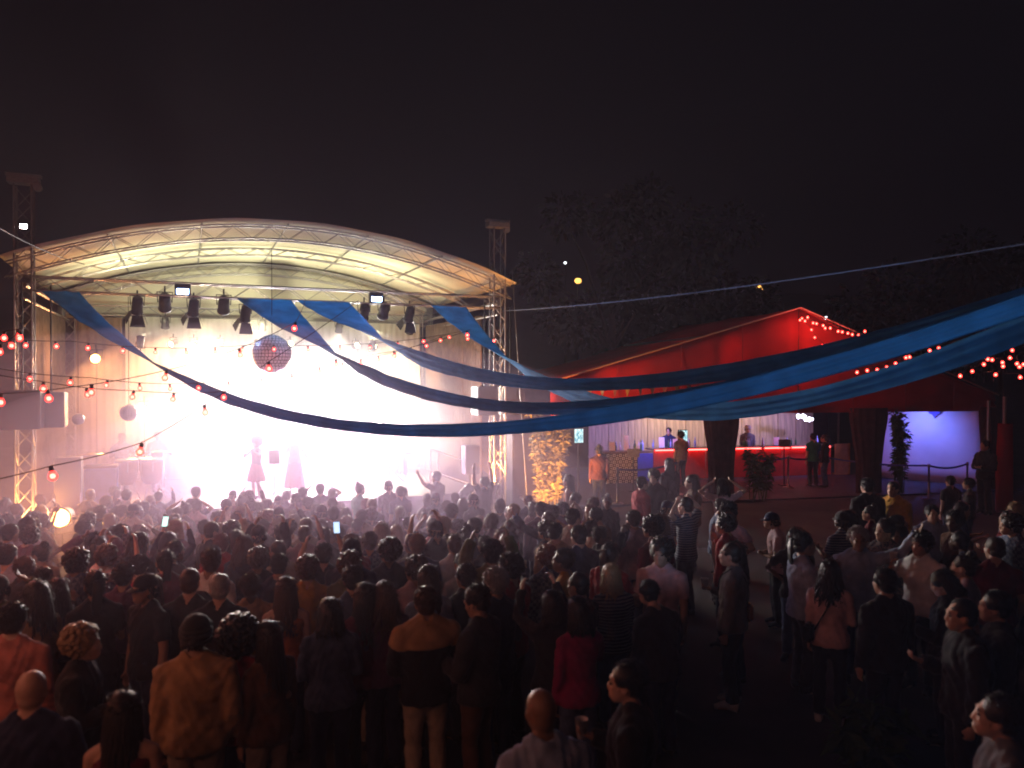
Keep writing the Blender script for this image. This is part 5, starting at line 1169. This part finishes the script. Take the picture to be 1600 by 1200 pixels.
# front row silhouettes
pp(682, 737, 'person stretching left arm up towards the stage', h=1.86, top='grey', kind='tee', hair='short', pose='one_up', group=G2)
pp(757, 745, 'person holding both arms up before the right tower', h=1.84, top='black', kind='tee', hair='short', pose='arms_up', group=G2)
pp(607, 751, 'man in cap at the front of the crowd', h=1.82, rz=0.6, top='charcoal', kind='tee', hair='cap', hcol='charcoal', group=G2)
pp(562, 756, 'person in green top at the front turned left', h=1.78, rz=-0.8, top='green', kind='tee', hair='bun', hcol='black', group=G2)
pp(500, 756, 'person at the front with hands raised to the head', h=1.8, top='navy', kind='tee', hair='short', pose='head_hold', group=G2)
pp(473, 762, 'person standing alone at the front below the singer', h=1.8, top='plum', kind='tee', hair='short', group=G2)
pp(388, 768, 'person at the front filming the stage with raised arms', h=1.76, top='black', kind='long', hair='curly', hcol='black', pose='phone_up', group=G2)
pp(625, 742 + 18, 'tall person right of the man in cap', h=1.8, top='denim', kind='tee', hair='short', group=G2)
phA = pp(262, 832, 'person in navy holding up a lit phone, left of centre', h=1.7, top='navy', kind='long', hair='bob', fem=True, pose='phone_up', group=G2)
phB = pp(505, 850, 'person in black holding up a lit phone in mid crowd', h=1.7, top='black', kind='tee', hair='short', pose='phone_up', group=G2)
# ---- around the tent
pp(1397, 752, 'man in olive gold jacket and white shirt, facing left', h=1.78, rz=2.2, top='mustard', kind='jacket', hair='crop', hcol='dark', pose='relaxed', eyes=True, group=G3)
pp(1356, 747, 'man in black jacket seen from behind left of gold jacket', h=1.84, rz=0.1, top='black', kind='jacket', hair='short', hcol='black', lcol='black', group=G3)
pp(1326, 797, 'woman in mustard cardigan turned left', h=1.6, rz=1.3, fem=True, top='mustard', kind='long', hair='bob', hcol='black', group=G3)
pp(1540, 688, 'large dark figure standing at right end of the violet wall', h=1.9, rz=1.9, top='black', kind='jacket', hair='short', hcol='black', pose='crossed', lcol='black', group=G3)
pp(1271, 677, 'person in green shirt standing at the red bar', h=1.72, rz=0.2, top='green', kind='tee', hair='short', hcol='dark', lcol='black', group=G3)
pp(1289, 679, 'woman with ponytail standing right of the green shirt', h=1.7, rz=0.9, fem=True, top='black', kind='long', hair='ponytail', hcol='dark', lcol='denim', group=G3)
pp(936, 697, 'person in dark purple top before the tiled counter', h=1.72, rz=0.0, top='plum', kind='long', hair='bun', hcol='black', group=G3)
pp(1064, 674, 'person in striped grey top standing at the red bar', h=1.78, rz=0.4, top='grey', kind='tee', hair='messy', hcol='black', group=G3)
person(T(8.55, 4.75, 0.04), 1.74, FACE, top='grey', kind='shirt', hair='hat', hcol='cream', pose='drink', label='bartender in a pale hat behind the red bar', group=G3, eyes=True)
person(T(5.6, 4.9, 0.04), 1.7, FACE - 0.4, top='navy', kind='tee', hair='short', pose='down', label='bartender behind the red bar near the screen', group=G3, eyes=True)
pp(1130, 748, 'woman in pale pink top with hands held to her head', h=1.72, rz=0.1, fem=True, top='pink', kind='tee', hair='bob', hcol='dark', pose='head_hold', lcol='black', group=G3)
pp(1082, 742, 'person in shiny brown jacket turned left', h=1.74, rz=1.4, top='brown', kind='jacket', hair='bob', hcol='dark', group=G3)
pp(1022, 735, 'curly haired person facing the camera left of the draped post', h=1.72, rz=2.7, top='charcoal', kind='long', hair='curly', hcol='dark', eyes=True, group=G3)
pp(1046, 716, 'dark person before the red bar front', h=1.76, rz=0.5, top='black', kind='jacket', hair='long', hcol='black', fem=True, group=G3)
pp(889, 742, 'person near the bamboo lamp, its orange red light put into the dress colour', h=1.68, rz=1.2, fem=True, top='orange', kind='tank', hair='long', hcol='dark', low='skirt', lcol='orange', group=G3)  # orange red lamplight painted into the top and skirt colour
pp(1003, 745, 'person with reddish jacket facing right in front of the blue counter', h=1.7, rz=-1.2, top='red', kind='jacket', hair='short', group=G3)
pp(1486, 744, 'person before the violet wall, left of a pair', h=1.5, rz=0.2, top='black', kind='tee', hair='short', hcol='black', group=G3)
pp(1515, 748, 'person before the violet wall, right of a pair', h=1.5, rz=0.9, top='charcoal', kind='tee', hair='messy', hcol='black', group=G3)
# ---- performers
def perf(px, b, h, label, rz, **k):
    p = ondeck(px, b); return person(p, h, rz, label=label, group='performers on stage', **k)
ms = FACE + math.atan2(SU.y, SU.x)
perf(400, 1.5, 1.66, 'woman in red skirt playing violin on stage', ms - 0.9, fem=True, top='black', kind='tank', hair='afro', hcol='dark', low='skirt', lcol='red', pose='violin', skin=1)
perf(460, 2.2, 1.76, 'singer in patterned green and red outfit at centre stage', ms, fem=True, top='green', kind='long', hair='afro', hcol='dark', low='gown', lcol='red', pose='sing', skin=2, eyes=True)
perf(190, 3.4, 1.76, 'percussionist in light blue shirt behind the brown drums', ms + 0.3, top='lightblue', kind='tee', hair='short', pose='drumming', skin=2, eyes=True)
perf(246, 4.0, 1.74, 'musician in orange shirt at rear left of stage', ms + 0.2, top='orange', kind='tee', hair='messy', pose='drumming', skin=2, eyes=True)
perf(628, 4.4, 1.74, 'musician in dark shirt behind the keyboard', ms - 0.2, top='charcoal', kind='tee', hair='short', pose='drumming', skin=2, eyes=True)
perf(545, 4.6, 1.76, 'guitarist at right rear of stage in a pale shirt', ms, top='white', kind='shirt', hair='short', pose='relaxed', skin=1, eyes=True)
# violin, microphone, phones, cups, bags
def handpt(A, B, nm, f=0.09): return B @ (A['J']['wr' + nm] + A['J']['hd' + nm] * f)
def phone(rec, nm, label, lit=(0.6, 0.75, 1.0), strength=2.2, up=0.05):
    o, A, B = rec; p = handpt(A, B, nm); t = thing('phone', p, label, 'phone', 'lit phones in the crowd')
    back_ = (Vector((camo.location)) - p).normalized(); fwd = (B.to_3x3() @ Vector((0, 1, 0))).normalized()
    rot = (fwd + Vector((0, 0, -0.7))).to_track_quat('Y', 'Z').to_matrix()
    link('case', bevbox((0.074, 0.009, 0.15), 0.004), t, Matrix.Translation(p + Vector((0, 0, up))) @ rot.to_4x4(), M_black)
    boxo('display', t, p + Vector((0, 0, up)) - rot @ Vector((0, 0.0056, 0)), (0.066, 0.002, 0.138), emit('phone_display', lit, strength), rot)
phone(ph1, 'l', 'phone glowing in the hand of the man in grey jacket'); phone(ph3, 'l', 'phone glowing blue in the hands at lower right', (0.4, 0.6, 1.0))
phone(phA, 'l', 'phone screen lit pale green, held up left of centre', (0.6, 1.0, 0.9), 1.6); phone(phB, 'r', 'phone screen lit blue, held up in mid crowd', (0.5, 0.7, 1.0), 1.6)
M_plastic = mat('white_plastic_cup', (0.7, 0.68, 0.7), 0.5, 0, 0.05, 20, 0)
def cup(rec, nm, label):
    o, A, B = rec; p = handpt(A, B, nm, 0.07); tag(link('cup', cup_me, None, Matrix.Translation(p - Vector((0, 0, 0.03))), M_plastic), label, 'cup', 'cups held in the crowd')
cup(ph2, 'r', 'white cup held by the man in black turned left'); cup(ph4, 'r', 'cup at the mouth of the man in white shirt'); cup(bag1, 'r', 'pale cup held by the man with orange bag')
def shoulder_bag(rec, m, label, side=1, bagz=0.98):
    o, A, B = rec; t = thing('shoulder_bag', B @ Vector((0.2 * side, -0.05, bagz)), label, 'bag', 'shoulder bags')
    gr = 0.034; pts = []
    for k in range(25):
        f = k / 24 * 2 * math.pi; c_, s_ = math.cos(f), math.sin(f)
        z = 1.24 + 0.26 * c_; x = -side * 0.13 * c_ ; y = 0.155 * s_
        if c_ > 0.8: y *= 0.7
        pts.append(B @ Vector((x + side * 0.03, y - 0.01, z)))
    MB().tube(pts, (B.to_scale().x) * 0.012, 6, flat=0.5).obj('strap', M_black, t, True)
    link('pouch', bevbox((0.1, 0.26, 0.2), 0.03), t, B @ Matrix.Translation((0.2 * side, -0.06, bagz)), m)
shoulder_bag(bag1, TOPC['orange'], 'orange shoulder bag on the man in pale grey shirt', 1); shoulder_bag(bag2, TOPC['black'], 'black shoulder bag on the woman in pale pink top', -1)

# ---- the rest of the crowd
rnd = random.Random(21)
LMK = [(20, 'at the left edge'), (75, 'below the left tower'), (140, 'below the blue case'), (215, 'below the brown drums'), (300, 'right of the brown drums'), (385, 'below the violinist'), (460, 'below the singer'), (530, 'right of the singer'), (600, 'below the keyboard'), (670, 'left of the stair rail'), (740, 'below the right tower'), (820, 'left of the bamboo'), (880, 'below the bamboo'), (960, 'below the tiled counter'), (1045, 'below the red bar'), (1125, 'below first draped post'), (1210, 'right of first draped post'), (1290, 'below the bar end'), (1360, 'below second draped post'), (1450, 'below the violet wall'), (1560, 'at the right edge')]
used = {}
hs_m = ['short', 'short', 'crop', 'messy', 'curly', 'cap', 'short']; hs_f = ['long', 'wavy', 'bob', 'ponytail', 'bun', 'curly', 'long']
cols = ['black', 'black', 'charcoal', 'navy', 'grey', 'denim', 'burgundy', 'plum', 'olive', 'brown', 'white', 'red', 'tan', 'pink', 'black', 'charcoal', 'navy', 'beige', 'lightblue', 'striped', 'checked', 'flowered', 'chequered']
hname = {'short': 'short', 'crop': 'cropped', 'messy': 'tousled', 'curly': 'curly', 'long': 'long', 'wavy': 'wavy', 'bob': 'bobbed', 'ponytail': 'ponytailed', 'bun': 'bunned'}
ORD = ['', ', second one', ', third one', ', fourth one', ', fifth one', ', sixth one', ', seventh one']
cand = []
def try_place(px, py, h, sp):
    if 66 < px < 128 and py < 845: return None
    p = stand(px, py, h)
    ab = Vector((p.x, p.y, 0)) - SO; a_, b_ = ab.dot(SU), ab.dot(SN)
    if b_ > -0.45 and -1.5 < a_ < SW + 1.8: return None
    tb = Vector((p.x, p.y, 0)) - TO
    if tb.dot(TN) > -0.9 and tb.dot(TE) > -0.5: return None
    for x, y in placed:
        if (x - p.x) ** 2 + (y - p.y) ** 2 < sp * sp: return None
    return p
def fill(n, xr, yr, sp, prob=None):
    k = 0
    for _ in range(n * 60):
        if k >= n: break
        px, py = rnd.uniform(*xr), rnd.uniform(*yr); h = rnd.uniform(1.6, 1.84)
        if prob and rnd.random() > prob(px, py): continue
        p = try_place(px, py, h, sp)
        if p is None: continue
        placed.append((p.x, p.y)); cand.append((px, py, h, p)); k += 1
    return k
c1 = fill(178, (-15, 800), (760, 905), 0.43)
c2 = fill(26, (800, 960), (770, 885), 0.55)
c3 = fill(25, (960, 1600), (775, 850), 0.62)
c4 = 0
print('crowd fill', c1, c2, c3, c4)
cand.sort(key=lambda c: c[0]); packers = []
for px, py, h, p in cand:
    fem = rnd.random() < 0.45; hair = rnd.choice(hs_f if fem else hs_m); top = rnd.choice(cols); hc = rnd.choice(['black', 'dark', 'dark', 'brown', 'brown', 'blond', 'grey', 'red'] if rnd.random() < 0.6 else ['black', 'dark'])
    if fem: h -= 0.06
    if hair == 'curly' and hc in ('grey', 'blond'): hc = 'brown'
    pose = rnd.choice(['down', 'relaxed', 'crossed', 'drink', 'relaxed', 'phone', 'hips', 'drinking'] if rnd.random() < 0.87 else ['phone_up', 'one_up', 'head_hold'])
    kind = rnd.choice(['tee', 'tee', 'long', 'jacket', 'shirt']) if top not in ('pink', 'white') else 'tee'
    if pose == 'hips' and kind in ('shirt',): kind = 'tee'
    rz = stagedir(p) + rnd.gauss(0, 0.45) if px < 880 else rnd.choice([0.6, 1.2, 1.8, -0.8, -1.6, 2.6]) + rnd.gauss(0, 0.3)
    lm = min(LMK, key=lambda q: abs(q[0] - px))[1]; row = 'far' if py < 810 else ('middle' if py < 865 else 'near')
    hd = 'capped person' if hair == 'cap' else f"{ {'dark': 'dark', 'black': 'black', 'brown': 'brown', 'blond': 'blond', 'grey': 'grey', 'red': 'red'}[hc] } {hname[hair]} haired person"
    if hair in ('ponytail', 'bun'): hd = f'person with {hc} {hair}'
    lb = f'{hd} in {top} {"jacket" if kind == "jacket" else "top"}, {row} rows {lm}'
    used[lb] = used.get(lb, 0) + 1; lb += ORD[used[lb] - 1]
    rec = person(Vector((p.x, p.y, g(p.x, p.y))), h, rz, fem, pose, hair, (rnd.choice(['black', 'navy', 'charcoal']) if hair == 'cap' else hc), top, kind, 'trousers', rnd.choice(['black', 'navy', 'denim', 'charcoal', 'beige']), rnd.choice([0, 0, 1, 1, 2, 3]), lb, G2, yaw=rnd.choice([0, 0, 0.5, -0.5]) if pose in ('down', 'relaxed') else 0.0, lean=(0.0 if pose not in ('relaxed', 'crossed') else rnd.choice([0, 0.06])), stride=0.0, eyes=abs(((rz + math.pi) % (2 * math.pi)) - math.pi) > 1.2)
    if py > 820 and abs(rz) < 1.0 and kind in ('tee', 'long') and pose in ('down', 'relaxed', 'crossed') and rnd.random() < 0.3: packers.append((*rec, f'{row} rows, {lm}'))
# a few backpacks
def backpack(o, A_J, B, m, label):
    t = thing('backpack', B @ Vector((0, -0.22, 1.0)), label, 'backpack', 'backpacks in the crowd')
    mb = MB(); mb.ball((0, -0.22, 1.2), (0.15, 0.1, 0.21), 16, 10); mb.box((0, -0.2, 1.16), (0.26, 0.13, 0.3)); mb.ball((0, -0.29, 1.1), (0.1, 0.06, 0.1), 12, 8)
    link('pack', bake(mb, 0.018, 3, 0.002), t, B, m)
    for s_ in (-1, 1): MB().tube([B @ Vector(v) for v in ((0.1 * s_, -0.15, 1.36), (0.11 * s_, -0.06, 1.475), (0.11 * s_, 0.08, 1.42), (0.12 * s_, 0.14, 1.25), (0.14 * s_, 0.02, 1.08), (0.12 * s_, -0.14, 1.04))], 0.016, 6).obj('strap', M_black, t, True)
for i, (o, A, B, nm_) in enumerate(packers[:7]): backpack(o, A, B, TOPC[['black', 'navy', 'olive', 'burgundy', 'charcoal', 'denim', 'tan'][i]], f"{['black', 'navy', 'olive', 'burgundy', 'charcoal', 'denim blue', 'tan'][i]} backpack on a person, {nm_}")
bpy.data.scenes.remove(TS)
print('people', sum(1 for o in bpy.data.objects if o.name.startswith('person')), 'archetypes', len(ARCH))

# ================================================================== haze
mh = bpy.data.materials.new('haze'); mh.use_nodes = True; N = mh.node_tree.nodes; N.clear()
out = N.new('ShaderNodeOutputMaterial'); pv = N.new('ShaderNodeVolumePrincipled')
pv.inputs['Color'].default_value = (0.84, 0.74, 0.95, 1); pv.inputs['Density'].default_value = 0.0014; pv.inputs['Anisotropy'].default_value = 0.4
mh.node_tree.links.new(pv.outputs['Volume'], out.inputs['Volume'])
hz = MB().box((0, 175, 24.5), (830, 500, 53)).obj('haze', mh); tag(hz, 'thin smoky haze over the whole place', kind='stuff')

# stage smoke: soft cloud that fills the stage, and a thinner one drifting out over the front rows
def smoke(name, c, r_, dens, label, an=0.35, tint=(0.92, 0.88, 0.88)):
    m = bpy.data.materials.new(name); m.use_nodes = True; N = m.node_tree.nodes; N.clear()
    out = N.new('ShaderNodeOutputMaterial'); pv = N.new('ShaderNodeVolumePrincipled')
    pv.inputs['Color'].default_value = (*tint, 1); pv.inputs['Density'].default_value = dens; pv.inputs['Anisotropy'].default_value = an
    m.node_tree.links.new(pv.outputs['Volume'], out.inputs['Volume'])
    o = MB().ball((0, 0, 0), r_, 40, 24, SROT).obj(name, m, None, True, Matrix.Translation(c)); tag(o, label, kind='stuff')
smoke('stage_smoke', S(6.0, 4.1, 2.2), (6.3, 3.6, 3.2), 0.072, 'glowing white smoke filling the stage')
for k, (rx, ry, rz_) in enumerate(((5.4, 8.0, 2.4), (7.0, 10.0, 3.0), (8.6, 12.2, 3.7))):
    smoke('drifting_smoke', S(5.0 - 0.2 * k, -2.6 - 0.3 * k, 0.6 + 0.15 * k), (rx, ry, rz_), (0.017, 0.014, 0.0085)[k], 'thin smoke drifting from the stage over the front rows', tint=(0.95, 0.75, 1.0))
